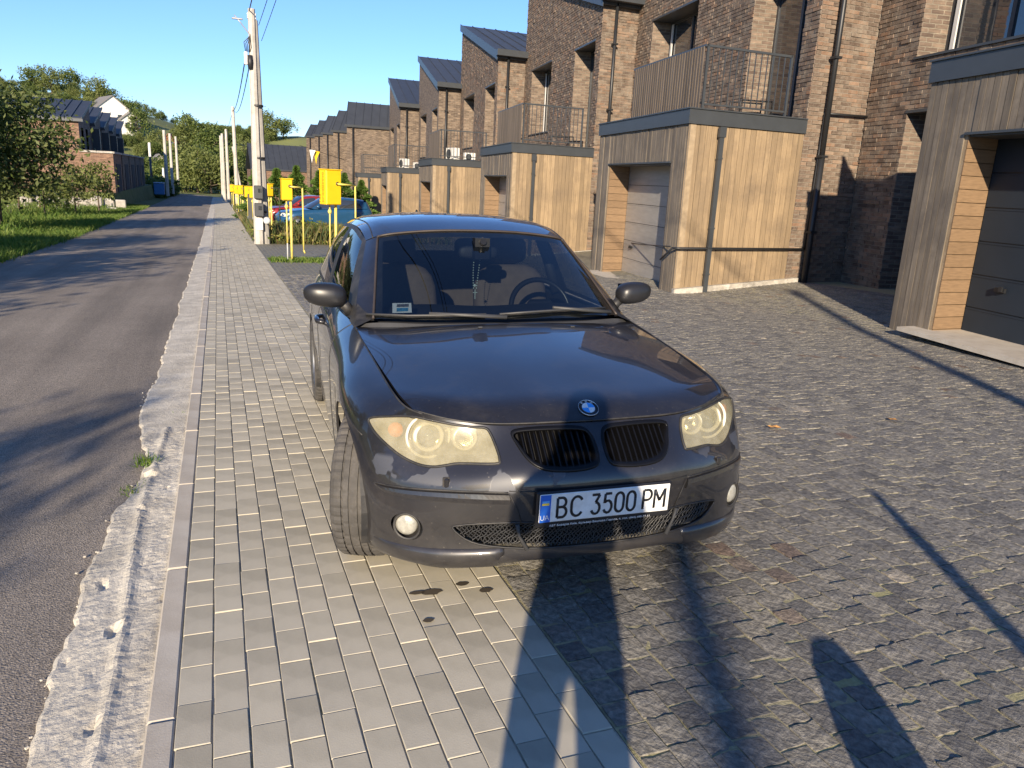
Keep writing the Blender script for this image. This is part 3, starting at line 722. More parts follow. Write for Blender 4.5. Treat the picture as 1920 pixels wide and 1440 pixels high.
# cross-wise brick house closing the row
o = Vector((4.2, 104, gz(0, 104)-.3)); H = thing('end_house', o, 'low reddish brick house with dark roof and chimney closing the row', 'house'); T, G = azv(88), azv(-2)
hl = [(2.3, 4.2, 1.4, 3.2), (8.2, 9.0, .0, 3.0)]
uvq('wall', wall_quads(Vector(), T, 0, 12, -.5, 3.9, hl), M_BTEX_R, H); uvq('wall', wall_quads(Vector(), G, 0, 9, -.5, 3.9, []), M_BTEX_R, H)
b = MB(); rbox(b, -T*.2-G*.2+UPZ*3.9, T*12.4, G*4.5+UPZ*3.1, UPZ*.12); rbox(b, -T*.2+G*9.2+UPZ*3.9, T*12.4, -G*4.9+UPZ*3.1, UPZ*.12); ro = b.build('roof', M_ROOF, H)
for j in range(16):
    b = MB(); rbox(b, -T*.2-G*.2+T*.75*j+UPZ*4.02, T*.05, G*4.5+UPZ*3.1, UPZ*.06); b.build('seam', M_ROOF, ro)
b = MB(); rbox(b, T*7.2+G*.6+UPZ*4.2, T*.9, G*.9, UPZ*3.6); b.build('chimney', mat('chimney_slate', (.10, .11, .12), .6), ro)
for h in hl:
    b = MB(); rbox(b, T*h[0]+G*.2+UPZ*h[2], T*(h[1]-h[0]), G*.05, UPZ*(h[3]-h[2])); b.build('window', M_WGLASS, H)
b = MB(); rbox(b, -T*.1-G*.12+UPZ*3.82, T*12.2, G*.12, UPZ*.16); b.build('gutter', M_ANTH, ro)
# ================================================================== THE PARKED CAR
# car frame: u back from the nose, v to the car's right (picture left), w up; local X=-v, Y=u, Z=w
def spl_matrix(t, tt):
    """natural cubic spline: matrix mapping knot values at t to values at tt"""
    n = len(t); h = np.diff(t); A = np.zeros((n, n)); Bm = np.zeros((n, n)); A[0, 0] = A[-1, -1] = 1
    for i in range(1, n-1):
        A[i, i-1] = h[i-1]; A[i, i] = 2*(h[i-1]+h[i]); A[i, i+1] = h[i]
        Bm[i, i-1] = 6/h[i-1]; Bm[i, i+1] = 6/h[i]; Bm[i, i] = -6/h[i-1]-6/h[i]
    K = np.linalg.solve(A, Bm); M = np.zeros((len(tt), n)); I = np.eye(n)
    for r, x in enumerate(tt):
        i = min(max(np.searchsorted(t, x)-1, 0), n-2); a = (t[i+1]-x)/h[i]; b_ = (x-t[i])/h[i]
        M[r] = a*I[i]+b_*I[i+1]+((a**3-a)*K[i]+(b_**3-b_)*K[i+1])*h[i]**2/6
    return M
def spl_net(net, su, sv, sym0=False):
    """net[rows][cols][3] -> dense grid; su/sv samples per knot interval. sym0: column 0 lies on v=0 and the surface is mirrored there"""
    N = np.array(net, float)
    if sym0:
        Mi = N[:, 1:4][:, ::-1]*np.array([1, -1, 1]); N2 = np.concatenate([Mi, N], 1); off = 3
    else: N2 = N; off = 0
    dv = np.linalg.norm(np.diff(N2, axis=1), axis=2).mean(0); tv = np.r_[0, np.cumsum(np.maximum(dv, 1e-3))]
    du = np.linalg.norm(np.diff(N2, axis=0), axis=2).mean(1); tu = np.r_[0, np.cumsum(np.maximum(du, 1e-3))]
    def samp(t, s, o):
        out = []
        for i in range(o, len(t)-1): out += list(np.linspace(t[i], t[i+1], s, endpoint=False))
        return np.array(out+[t[-1]])
    Mv = spl_matrix(tv, samp(tv, sv, off)); Mu = spl_matrix(tu, samp(tu, su, 0))
    return np.einsum('ri,ijk,cj->rck', Mu, N2, Mv)
def c3(p): return (-p[1], p[0], p[2])
def mir(p): return (p[0], -p[1], p[2])
# ---- control nets -------------------------------------------------
WALL = [  # rows bottom->top, columns centre front -> rear
 [(0.11,0,0.205),(0.11,0.16,0.205),(0.125,0.31,0.198),(0.15,0.42,0.178),(0.2,0.545,0.16),(0.28,0.66,0.16),(0.42,0.759,0.17),(0.6,0.79,0.18),(0.85,0.794,0.18),(1.15,0.78,0.18),(1.5,0.776,0.18),(1.85,0.77,0.18),(2.3,0.762,0.18),(2.8,0.755,0.18),(3.1,0.75,0.19),(3.42,0.756,0.2),(3.78,0.746,0.22),(3.98,0.67,0.23),(4.1,0.53,0.24),(4.15,0.3,0.24),(4.16,0,0.24)],
 [(0.035,0,0.222),(0.04,0.16,0.222),(0.062,0.32,0.215),(0.095,0.43,0.196),(0.145,0.56,0.18),(0.225,0.68,0.18),(0.37,0.794,0.19),(0.57,0.84,0.2),(0.85,0.844,0.2),(1.15,0.83,0.2),(1.5,0.831,0.2),(1.85,0.828,0.2),(2.3,0.82,0.2),(2.8,0.813,0.2),(3.1,0.81,0.21),(3.42,0.811,0.22),(3.78,0.796,0.24),(4.03,0.71,0.25),(4.16,0.56,0.26),(4.22,0.32,0.26),(4.23,0,0.26)],
 [(0.03,0,0.29),(0.035,0.16,0.29),(0.058,0.32,0.285),(0.09,0.435,0.275),(0.14,0.565,0.265),(0.22,0.69,0.265),(0.36,0.804,0.27),(0.57,0.855,0.27),(0.85,0.864,0.27),(1.15,0.852,0.27),(1.5,0.851,0.27),(1.85,0.848,0.27),(2.3,0.84,0.27),(2.8,0.833,0.27),(3.1,0.83,0.28),(3.42,0.831,0.29),(3.78,0.814,0.31),(4.05,0.725,0.32),(4.18,0.57,0.33),(4.24,0.33,0.33),(4.25,0,0.33)],
 [(0.015,0,0.37),(0.02,0.16,0.37),(0.048,0.32,0.368),(0.085,0.44,0.365),(0.14,0.57,0.36),(0.222,0.695,0.36),(0.36,0.809,0.36),(0.57,0.86,0.36),(0.85,0.876,0.36),(1.15,0.86,0.36),(1.5,0.858,0.36),(1.85,0.855,0.36),(2.3,0.848,0.36),(2.8,0.841,0.36),(3.1,0.838,0.36),(3.42,0.841,0.37),(3.78,0.821,0.39),(4.06,0.73,0.4),(4.19,0.58,0.41),(4.25,0.33,0.41),(4.26,0,0.41)],
 [(0,0,0.46),(0.006,0.17,0.46),(0.038,0.33,0.455),(0.083,0.45,0.45),(0.148,0.575,0.445),(0.235,0.7,0.445),(0.37,0.814,0.45),(0.58,0.868,0.45),(0.85,0.884,0.46),(1.15,0.868,0.46),(1.5,0.864,0.47),(1.85,0.86,0.47),(2.3,0.854,0.47),(2.8,0.847,0.47),(3.1,0.844,0.47),(3.42,0.848,0.48),(3.78,0.826,0.49),(4.06,0.735,0.5),(4.18,0.58,0.51),(4.24,0.33,0.51),(4.25,0,0.51)],
 [(0.006,0,0.545),(0.013,0.17,0.545),(0.048,0.33,0.54),(0.1,0.45,0.53),(0.17,0.575,0.52),(0.262,0.7,0.52),(0.39,0.814,0.53),(0.59,0.872,0.55),(0.85,0.888,0.59),(1.15,0.873,0.6),(1.5,0.868,0.62),(1.85,0.865,0.62),(2.3,0.859,0.63),(2.8,0.852,0.63),(3.1,0.849,0.63),(3.42,0.852,0.64),(3.78,0.828,0.65),(4.05,0.74,0.65),(4.16,0.58,0.66),(4.21,0.33,0.67),(4.22,0,0.67)],
 [(0.045,0,0.6),(0.054,0.17,0.6),(0.088,0.33,0.595),(0.142,0.445,0.585),(0.21,0.565,0.578),(0.3,0.69,0.585),(0.425,0.814,0.61),(0.61,0.868,0.66),(0.85,0.882,0.7),(1.15,0.869,0.72),(1.5,0.864,0.74),(1.85,0.861,0.75),(2.3,0.856,0.755),(2.8,0.849,0.76),(3.1,0.846,0.76),(3.42,0.848,0.77),(3.78,0.821,0.78),(4.03,0.735,0.79),(4.13,0.575,0.8),(4.17,0.33,0.81),(4.18,0,0.81)],
 [(0.105,0,0.658),(0.113,0.165,0.657),(0.14,0.32,0.652),(0.182,0.43,0.648),(0.243,0.552,0.655),(0.325,0.672,0.675),(0.455,0.789,0.7),(0.64,0.822,0.745),(0.85,0.836,0.775),(1.15,0.832,0.802),(1.5,0.831,0.828),(1.85,0.832,0.838),(2.3,0.83,0.845),(2.8,0.825,0.855),(3.1,0.822,0.86),(3.42,0.816,0.87),(3.78,0.786,0.885),(3.99,0.71,0.9),(4.09,0.555,0.91),(4.13,0.32,0.92),(4.14,0,0.92)],
 [(0.16,0,0.706),(0.165,0.16,0.706),(0.183,0.31,0.703),(0.208,0.42,0.705),(0.255,0.545,0.722),(0.318,0.655,0.741),(0.45,0.704,0.772),(0.65,0.72,0.802),(0.85,0.729,0.828),(1.15,0.742,0.862),(1.46,0.753,0.892),(1.85,0.775,0.905),(2.3,0.772,0.918),(2.8,0.765,0.935),(3.1,0.758,0.945),(3.42,0.746,0.955),(3.78,0.711,0.97),(3.96,0.64,0.98),(4.05,0.51,0.985),(4.08,0.3,0.99),(4.09,0,0.99)],
]
HOOD = [
 [(.160,0,.712),(.166,.165,.712),(.186,.33,.710),(.236,.50,.717),(.322,.653,.743)],
 [(.215,0,.752),(.221,.165,.751),(.241,.33,.747),(.292,.50,.752),(.400,.677,.764)],
 [(.36,0,.793),(.36,.17,.792),(.375,.34,.786),(.42,.515,.786),(.52,.695,.785)],
 [(.62,0,.843),(.62,.175,.842),(.63,.35,.834),(.66,.53,.825),(.72,.712,.811)],
 [(.92,0,.888),(.92,.18,.886),(.93,.36,.878),(.95,.545,.867),(.99,.730,.844)],
 [(1.19,0,.922),(1.20,.185,.920),(1.23,.37,.911),(1.29,.555,.897),(1.40,.748,.884)],
]
WS = [  # windscreen rows base->top, columns centre -> pillar outer edge
 [(1.235,0,.935),(1.25,.25,.934),(1.30,.48,.931),(1.385,.66,.925),(1.455,.742,.905)],
 [(1.445,0,1.072),(1.46,.243,1.070),(1.505,.465,1.062),(1.575,.625,1.050),(1.640,.705,1.028)],
 [(1.675,0,1.210),(1.69,.232,1.207),(1.725,.445,1.195),(1.775,.59,1.177),(1.835,.658,1.152)],
 [(1.93,0,1.340),(1.935,.22,1.336),(1.95,.42,1.320),(1.978,.552,1.296),(2.04,.608,1.270)],
]
ROOF = [
 [(1.938,0,1.345),(1.943,.22,1.341),(1.958,.42,1.325),(1.986,.555,1.300),(2.045,.61,1.272)],
 [(2.16,0,1.396),(2.16,.22,1.392),(2.165,.42,1.376),(2.175,.545,1.351),(2.20,.612,1.314)],
 [(2.55,0,1.426),(2.55,.22,1.422),(2.55,.42,1.405),(2.55,.545,1.380),(2.55,.615,1.340)],
 [(3.0,0,1.422),(3.0,.22,1.418),(3.0,.42,1.401),(3.0,.54,1.376),(3.0,.61,1.336)],
 [(3.45,0,1.392),(3.45,.22,1.388),(3.45,.41,1.371),(3.45,.525,1.346),(3.45,.592,1.306)],
 [(3.93,0,1.325),(3.92,.22,1.321),(3.90,.39,1.305),(3.87,.49,1.282),(3.83,.552,1.25)],
]
SIDE = [  # side glass: belt -> roof edge, front -> rear
 [(1.455,.742,.905),(1.75,.778,.905),(2.2,.79,.916),(2.7,.79,.932),(3.2,.785,.948),(3.55,.772,.96),(3.85,.725,.975)],
 [(1.640,.705,1.028),(1.93,.735,1.035),(2.3,.745,1.06),(2.72,.748,1.075),(3.17,.742,1.08),(3.50,.725,1.075),(3.85,.68,1.065)],
 [(1.835,.658,1.152),(2.05,.685,1.165),(2.36,.690,1.205),(2.73,.692,1.222),(3.14,.688,1.22),(3.47,.668,1.195),(3.84,.62,1.155)],
 [(2.04,.608,1.270),(2.18,.616,1.305),(2.42,.618,1.335),(2.74,.617,1.342),(3.12,.611,1.332),(3.45,.594,1.306),(3.83,.552,1.25)],
]
def paint(name='car_paint', peel=False):
    m, t, n, l, b = newmat(name)
    ns = noise(n, l, 2.5, 4); c = ramp(n, l, ns.outputs[0], [(.3, (.014, .0138, .0165)), (.7, (.019, .0186, .022))])
    # dust and dried splashes
    d = noise(n, l, 5, 8, .75); dr = ramp(n, l, d.outputs[0], [(.5, (0, 0, 0)), (.9, (.20, .20, .20))])
    sp = n.new('ShaderNodeTexNoise'); sp.inputs['Scale'].default_value = 95; sp.inputs['Detail'].default_value = 2; tc = n.new('ShaderNodeTexCoord'); l.new(tc.outputs['Object'], sp.inputs['Vector'])
    sr = ramp(n, l, sp.outputs[0], [(.70, (0, 0, 0)), (.76, (.35, .35, .35))])
    mx = n.new('ShaderNodeMath'); mx.operation = 'MAXIMUM'; l.new(dr.outputs[0], mx.inputs[0]); l.new(sr.outputs[0], mx.inputs[1])
    # grime low on the body
    sep = n.new('ShaderNodeSeparateXYZ'); l.new(tc.outputs['Object'], sep.inputs[0])
    gr = n.new('ShaderNodeMapRange'); gr.inputs['From Min'].default_value = .60; gr.inputs['From Max'].default_value = .22; gr.inputs['To Max'].default_value = .24; l.new(sep.outputs['Z'], gr.inputs[0])
    gn = noise(n, l, 9, 6, .7); gm = n.new('ShaderNodeMath'); gm.operation = 'MULTIPLY'; l.new(gr.outputs[0], gm.inputs[0]); l.new(gn.outputs[0], gm.inputs[1])
    ad = n.new('ShaderNodeMath'); ad.operation = 'ADD'; ad.use_clamp = True; l.new(mx.outputs[0], ad.inputs[0]); l.new(gm.outputs[0], ad.inputs[1])
    o = mixc(n, l, ad.outputs[0], c.outputs[0], (.17, .15, .125))
    if peel:   # flaked clear coat above the impact strip
        pn = noise(n, l, 7.5, 3, .45); pr = ramp(n, l, pn.outputs[0], [(.63, (0, 0, 0)), (.645, (1, 1, 1))])
        band = ramp(n, l, sep.outputs['Z'], [(.485, (0, 0, 0)), (.50, (1, 1, 1)), (.560, (1, 1, 1)), (.575, (0, 0, 0))])
        pk = n.new('ShaderNodeMath'); pk.operation = 'MULTIPLY'; l.new(pr.outputs[0], pk.inputs[0]); l.new(band.outputs[0], pk.inputs[1])
        o = mixc(n, l, pk.outputs[0], o, (.045, .049, .064)); mx2 = n.new('ShaderNodeMath'); mx2.operation = 'MAXIMUM'; l.new(ad.outputs[0], mx2.inputs[0]); l.new(pk.outputs[0], mx2.inputs[1]); ad = mx2
    l.new(o, b.inputs[0])
    b.inputs['Metallic'].default_value = .2; b.inputs['Specular IOR Level'].default_value = .5
    rr = n.new('ShaderNodeMapRange'); rr.inputs['To Min'].default_value = .34; rr.inputs['To Max'].default_value = .7; l.new(ad.outputs[0], rr.inputs[0]); l.new(rr.outputs[0], b.inputs['Roughness'])
    b.inputs['Coat Weight'].default_value = 1.0; b.inputs['Coat IOR'].default_value = 1.5
    cr = n.new('ShaderNodeMapRange'); cr.inputs['To Min'].default_value = .006; cr.inputs['To Max'].default_value = .5; l.new(ad.outputs[0], cr.inputs[0]); l.new(cr.outputs[0], b.inputs['Coat Roughness'])
    return m
M_PAINT = paint(); M_PAINTB = paint('bumper_paint', True)
M_RUB = mat('black_trim', (.018, .018, .019), .55, var=.2, scale=12, dirt=(.06, .055, .05), dscale=8)
M_PLAST = mat('grey_plastic', (.045, .045, .046), .6, var=.15, scale=12, bump=.1, bscale=200, bdist=.001)
def glass(name, tint, gloss=1.45, rough=.0):
    m, t, n, l, b = newmat(name); n.remove(b); out = n['Material Output']
    tr = n.new('ShaderNodeBsdfTransparent'); tr.inputs[0].default_value = rgb(tint); gl = n.new('ShaderNodeBsdfGlossy'); gl.inputs['Roughness'].default_value = rough
    lw = n.new('ShaderNodeLayerWeight'); lw.inputs[0].default_value = .5; pw = n.new('ShaderNodeMath'); pw.operation = 'POWER'; pw.inputs[1].default_value = 4.2; l.new(lw.outputs['Facing'], pw.inputs[0]); fr = n.new('ShaderNodeMath'); fr.operation = 'MULTIPLY_ADD'; fr.inputs[1].default_value = .95; fr.inputs[2].default_value = .05*gloss; l.new(pw.outputs[0], fr.inputs[0]); mx = n.new('ShaderNodeMixShader')
    l.new(fr.outputs[0], mx.inputs[0]); l.new(tr.outputs[0], mx.inputs[1]); l.new(gl.outputs[0], mx.inputs[2]); l.new(mx.outputs[0], out.inputs[0]); return m
M_WS = glass('windscreen_glass', (.40, .45, .475), 2.4); M_SG = glass('side_glass', (.25, .27, .27), 1.2)
CAR = thing('parked_car', (1.293, 2.31, gz(1.29, 2.31)+.003), 'dark blue-black hatchback parked half on the sidewalk', 'car')
CAR.rotation_euler = (-math.atan(.028), R(-.6), R(-2.85))
def grid_faces(nr, nc, f=lambda r, c: True):
    return [(r*nc+c, r*nc+c+1, (r+1)*nc+c+1, (r+1)*nc+c) for r in range(nr-1) for c in range(nc-1) if f(r, c)]
def sheet(G, f=lambda r, c: True, both=True):
    """dense grid (rows, cols, 3) -> MB with the mirrored half joined"""
    nr, nc, _ = G.shape; b = MB(); P = G.reshape(-1, 3); fs = grid_faces(nr, nc, f)
    b.add([c3(p) for p in P], fs, 0, True)
    if both: b.add([c3(mir(p)) for p in P], [tuple(reversed(q)) for q in fs], 0, True)
    return b
def clean(me, dist=1e-4):
    bm = bmesh.new(); bm.from_mesh(me); bmesh.ops.remove_doubles(bm, verts=bm.verts, dist=dist)
    loose = [v for v in bm.verts if not v.link_faces]; bmesh.ops.delete(bm, geom=loose, context='VERTS')
    bmesh.ops.recalc_face_normals(bm, faces=bm.faces); bm.to_mesh(me); bm.free(); return me
DEPS = lambda: bpy.context.evaluated_depsgraph_get()
def solid_cut(name, b, m, parent, thick=.012, cutters=(), inter=None, normals=True):
    """sheet -> solid shell, booleans, normals taken back from the smooth sheet"""
    me = clean(b.mesh(name, m)); o = link(name, me, None)
    # orient outwards: normals away from the car's middle
    c = Vector((0, 2.0, .55)); s = sum((p.normal.dot(p.center-c) > 0) and 1 or -1 for p in me.polygons)
    if s < 0: me.flip_normals()
    bv = BVHTree.FromPolygons([v.co for v in me.vertices], [p.vertices for p in me.polygons]); vn = [v.normal.copy() for v in me.vertices]; pl = [tuple(p.vertices) for p in me.polygons]; vc = [v.co.copy() for v in me.vertices]
    md = o.modifiers.new('s', 'SOLIDIFY'); md.thickness = thick; md.offset = -1
    tmp = []
    for cm, op in [(q, 'DIFFERENCE') for q in cutters]+([(inter, 'INTERSECT')] if inter else []):
        co = link('cutter', cm, None); tmp.append(co); bo = o.modifiers.new('b', 'BOOLEAN'); bo.operation = op; bo.solver = 'EXACT'; bo.object = co
    bpy.context.view_layer.update(); ev = o.evaluated_get(DEPS()); nm = bpy.data.meshes.new_from_object(ev); o.modifiers.clear(); o.data = nm
    for t_ in tmp: bpy.data.objects.remove(t_)
    if normals:
        ln = [Vector((0, 0, 0))]*len(nm.loops); cache = {}
        for p in nm.polygons:
            for li in p.loop_indices:
                vi = nm.loops[li].vertex_index
                if vi not in cache:
                    q, nn, fi, d = bv.find_nearest(nm.vertices[vi].co)
                    if d is not None and d < .0015:
                        fv = pl[fi]; ws = [1/((vc[k]-q).length+1e-5)**2 for k in fv]; tot = sum(ws); acc = Vector()
                        for k, wt in zip(fv, ws): acc += vn[k]*(wt/tot)
                        cache[vi] = acc.normalized()
                    else: cache[vi] = None
                cn = cache[vi]; ln[li] = cn if (cn is not None and cn.dot(p.normal) > .7) else p.normal.copy()
        nm.polygons.foreach_set('use_smooth', [True]*len(nm.polygons)); nm.normals_split_custom_set(ln)
    nm.materials.clear(); nm.materials.append(m)
    o.parent = parent; return o
def poly_cut(pts, u0, u1, both=True):
    """prism along u from an outline of (v, w) points; both: mirrored twin too"""
    b = MB(); d = (0, u1-u0, 0); b.prism([(-p[0], u0, p[1]) for p in pts], d)
    if both: b.prism([(p[0], u0, p[1]) for p in reversed(pts)], d)
    me = b.mesh('cutter', M_RUB); bm = bmesh.new(); bm.from_mesh(me); bmesh.ops.recalc_face_normals(bm, faces=bm.faces); bm.to_mesh(me); bm.free(); return me
def cyl_cut(u, w, r, v0, v1, n=56):
    b = MB()
    for s in (-1, 1):
        pts = [(s*v0, u+r*math.cos(2*math.pi*k/n), w+r*math.sin(2*math.pi*k/n)) for k in range(n)]; b.prism(pts, (s*(v1-v0), 0, 0))
    me = b.mesh('cutter', M_RUB); bm = bmesh.new(); bm.from_mesh(me); bmesh.ops.recalc_face_normals(bm, faces=bm.faces); bm.to_mesh(me); bm.free(); return me
WG = spl_net(WALL, 5, 6, True); HG = spl_net(HOOD, 9, 8, True); SG = spl_net(WS, 8, 8, True); RG = spl_net(ROOF, 7, 6, True); DG = spl_net(SIDE, 5, 7)
NRW, NCW, _ = WG.shape
wall_all = sheet(WG)
BV = {k: BVHTree.FromPolygons([Vector(v) for v in sheet(g).v], sheet(g).f) for k, g in (('wall', WG), ('hood', HG), ('ws', SG))}
def su(v, w, k='wall'):
    """u of the surface at (v, w), looking from the front"""
    h = BV[k].ray_cast(Vector((-v, -1, w)), Vector((0, 1, 0))); return h[0].y if h[0] is not None else .2
def sv_(u, w, s=1):
    h = BV['wall'].ray_cast(Vector((-s*2, u, w)), Vector((s, 0, 0))); return h[0].x if h[0] is not None else -s*.87
def hood_w(u, v):
    h = BV['hood'].ray_cast(Vector((-v, u, 2)), Vector((0, 0, -1))); return h[0], (h[1] if h[1] is None or h[1].z > 0 else -h[1])
HEAD = [(.801, .683), (.733, .705), (.659, .719), (.60, .714), (.53, .704), (.46, .697), (.413, .695), (.396, .680), (.383, .640), (.378, .598), (.396, .584), (.514, .573), (.561, .562), (.604, .553), (.653, .555), (.709, .575), (.761, .613), (.794, .649)]
KID = [(.320, .686), (.245, .6985), (.125, .700), (.046, .694), (.018, .668), (.012, .622), (.022, .584), (.062, .570), (.145, .565), (.230, .572), (.280, .597), (.310, .642)]
LOW = [(.548, .345), (.525, .355), (.461, .366), (.34, .376), (.2, .374), (0, .375), (-.2, .374), (-.34, .376), (-.461, .366), (-.525, .355), (-.548, .345), (-.52, .314), (-.48, .291), (-.42, .278), (-.3, .270), (-.15, .268), (0, .268), (.15, .268), (.3, .270), (.42, .278), (.48, .291), (.52, .314)]
def dense(poly, n=6):
    """closed smooth outline"""
    P_ = [Vector(p) for p in poly]; m = len(P_); out = []
    for i in range(m):
        a, b_, c, d = P_[i-1], P_[i], P_[(i+1) % m], P_[(i+2) % m]
        for k in range(n):
            t = k/n; out.append(.5*((2*b_)+(c-a)*t+(2*a-5*b_+4*c-d)*t*t+(3*b_-a-3*c+d)*t**3))
    return [(p.x, p.y) for p in out]
def inset(poly, d):
    n = len(poly); ar = sum(poly[i][0]*poly[(i+1) % n][1]-poly[(i+1) % n][0]*poly[i][1] for i in range(n)); sg = 1 if ar > 0 else -1; out = []
    for i in range(n):
        a, c = Vector(poly[i-1]), Vector(poly[(i+1) % n]); t = (c-a).normalized(); out.append((poly[i][0]-t.y*d*sg, poly[i][1]+t.x*d*sg))
    return out
def ell(cv, cw, rv, rw, n=28): return [(cv+rv*math.cos(2*math.pi*k/n), cw+rw*math.sin(2*math.pi*k/n)) for k in range(n)]
def on_surf(poly, off=0., k='wall', s=1): return [Vector((-s*v, su(s*v, w, k)-off, w)) for v, w in poly]
M_KID = mat('grille_black', (.005, .005, .006), .35, var=.2, spec=.3)
HEADD = dense(HEAD, 4); KIDD = dense(KID, 4); FOG = ell(.697, .322, .052, .052)
def half(G, f, s):
    P_ = G.reshape(-1, 3); fs = grid_faces(G.shape[0], G.shape[1], f); b = MB()
    b.add([c3(p) if s == 1 else c3(mir(p)) for p in P_], fs if s == 1 else [tuple(reversed(q)) for q in fs], 0, True); return b
# ---------------- body panels cut from the surfaces
cb = [None]
def colu(j): return j*6       # dense column of control column j
seam_r = 6*5                  # row 6 : bumper / wing seam
is_bump = lambda r, c: c < colu(6) or (c < colu(8)-3 and r < seam_r)
is_wing = lambda r, c: not is_bump(r, c) and c < colu(10)
ARCH = cyl_cut(.755, .315, .352, .45, 1.3); ARCHR = cyl_cut(3.415, .315, .350, .45, 1.3)
bump = solid_cut('front_bumper', sheet(WG, is_bump), M_PAINTB, CAR, .012, [poly_cut(HEADD, -.3, .9), poly_cut(KIDD, -.3, .5), poly_cut(LOW, -.3, .16, False), poly_cut(FOG, -.2, .5), ARCH])
for s in (1, -1):
    solid_cut('wing', half(WG, is_wing, s), M_PAINT, CAR, .010, [ARCH, poly_cut(HEADD, -.3, .9)])
    for nm, c0, c1 in (('front_door', colu(10), colu(12)+3), ('rear_door', colu(12)+3, colu(14)+3)):
        d = solid_cut(nm, half(WG, lambda r, c: c0 <= c < c1 and r > 4, s), M_PAINT, CAR, .010, [ARCHR] if nm == 'rear_door' else [])
        u0 = 2.20 if nm == 'front_door' else 3.12; b = MB(); x = sv_(u0, .80, s); o = Vector((x, u0, .80))
        b.tube([o+Vector((s*.004, -.10, 0)), o+Vector((-s*.032, -.075, .004)), o+Vector((-s*.036, .06, .008)), o+Vector((s*.004, .10, .01))], [.014, .016, .016, .013], 10); b.build('handle', M_PAINT, d)
    solid_cut('sill', half(WG, lambda r, c: colu(10) <= c < colu(14)+3 and r <= 4, s), M_PAINT, CAR, .010)
    solid_cut('windscreen_pillar', half(SG, lambda r, c: c >= 24, s), M_PAINT, CAR, .012)
quarter = solid_cut('rear_quarter', sheet(WG, lambda r, c: c >= colu(14)+3), M_PAINT, CAR, .010, [ARCHR])
hood = solid_cut('hood', sheet(HG), M_PAINT, CAR, .012)
roof = solid_cut('roof', sheet(RG), M_PAINT, CAR, .010)
b = MB(); HGd = HG.copy(); HGd[:, :, 2] -= .03; HGd[:, :, 1] *= 1.02; b = sheet(HGd); ul = b.build('hood_gap_liner', M_RUB, CAR, fix=False)  # added dark sheet under the hood, stops light leaking through its gaps
# tailgate and rear window
TG = spl_net([[(4.09, 0, .98), (4.08, .30, .98), (4.05, .52, .975), (3.95, .66, .97), (3.85, .715, .965)], [(4.06, 0, 1.10), (4.05, .28, 1.10), (4.01, .48, 1.09), (3.92, .61, 1.08), (3.85, .66, 1.07)], [(3.94, 0, 1.315), (3.93, .22, 1.312), (3.91, .39, 1.298), (3.87, .49, 1.276), (3.835, .55, 1.245)]], 6, 5, True)
link('rear_window', clean(sheet(TG).mesh('rear_window', M_SG)), CAR)
# ---------------- seams: dark tubes laid on for the shade in panel gaps
def seam(pts, r=.0026, parent=CAR, both=True, m=None):
    for s in ((1, -1) if both else (1,)):
        b = MB(); b.tube([c3((p[0], p[1]*s, p[2])) for p in pts], r, 5); b.build('seam', m or M_RUB, parent)
seam([WG[r, colu(10)] for r in range(2, NRW)]); seam([WG[r, colu(12)+3] for r in range(4, NRW)]); seam([WG[r, colu(14)+3] for r in range(18, NRW)])
seam([WG[4, c] for c in range(colu(10), colu(14)+4)]); seam([WG[NRW-1, c] for c in range(colu(5)-2, colu(10)+1)], .0034)
seam([WG[seam_r, c] for c in range(colu(6)+1, colu(7)+2)], .0028, bump)
seam([HG[0, c] for c in range(HG.shape[1])], .0042, hood)
seam([RG[r, 20] for r in range(0, RG.shape[0])], .004, roof)
# ---------------- lamps
def lensmat():
    m, t, n, l, b = newmat('hazed_lens'); out = n['Material Output']
    ns = noise(n, l, 14, 5, .7); c = ramp(n, l, ns.outputs[0], [(.3, (.50, .46, .32)), (.7, (.60, .56, .42))]); l.new(c.outputs[0], b.inputs[0]); b.inputs['Roughness'].default_value = .22; b.inputs['Coat Weight'].default_value = .6; b.inputs['Coat Roughness'].default_value = .12
    tr = n.new('ShaderNodeBsdfTransparent'); tr.inputs[0].default_value = (.92, .90, .82, 1); mx = n.new('ShaderNodeMixShader')
    fr = ramp(n, l, ns.outputs[0], [(.3, (.24, .24, .24)), (.7, (.38, .38, .38))]); l.new(fr.outputs[0], mx.inputs[0]); l.new(tr.outputs[0], mx.inputs[1]); l.new(b.outputs[0], mx.inputs[2]); l.new(mx.outputs[0], out.inputs[0]); return m
M_LENS = lensmat(); M_CHROME = mat('lamp_reflector', (.72, .70, .62), .16, metal=.9, var=.06); M_CREAM = mat('lamp_housing', (.22, .215, .185), .35, metal=.5, var=.25, scale=14); M_AMBER = mat('amber_reflector', (.75, .22, .03), .3, var=.1); M_RING = mat('lamp_ring', (.60, .585, .50), .3, var=.04); M_BULB = mat('lamp_bulb', (.30, .31, .28), .05, metal=.8, var=.1)
HIN = dense(inset(HEAD, .004), 4)
wall_mir = {1: MB().add([c3(p) for p in WG.reshape(-1, 3)], grid_faces(NRW, NCW, lambda r, c: c < colu(9)), 0, True), -1: MB().add([c3(mir(p)) for p in WG.reshape(-1, 3)], [tuple(reversed(f)) for f in grid_faces(NRW, NCW, lambda r, c: c < colu(9))], 0, True)}
def orient(ax):
    return Vector(ax).to_track_quat('Z', 'Y').to_matrix().to_4x4()
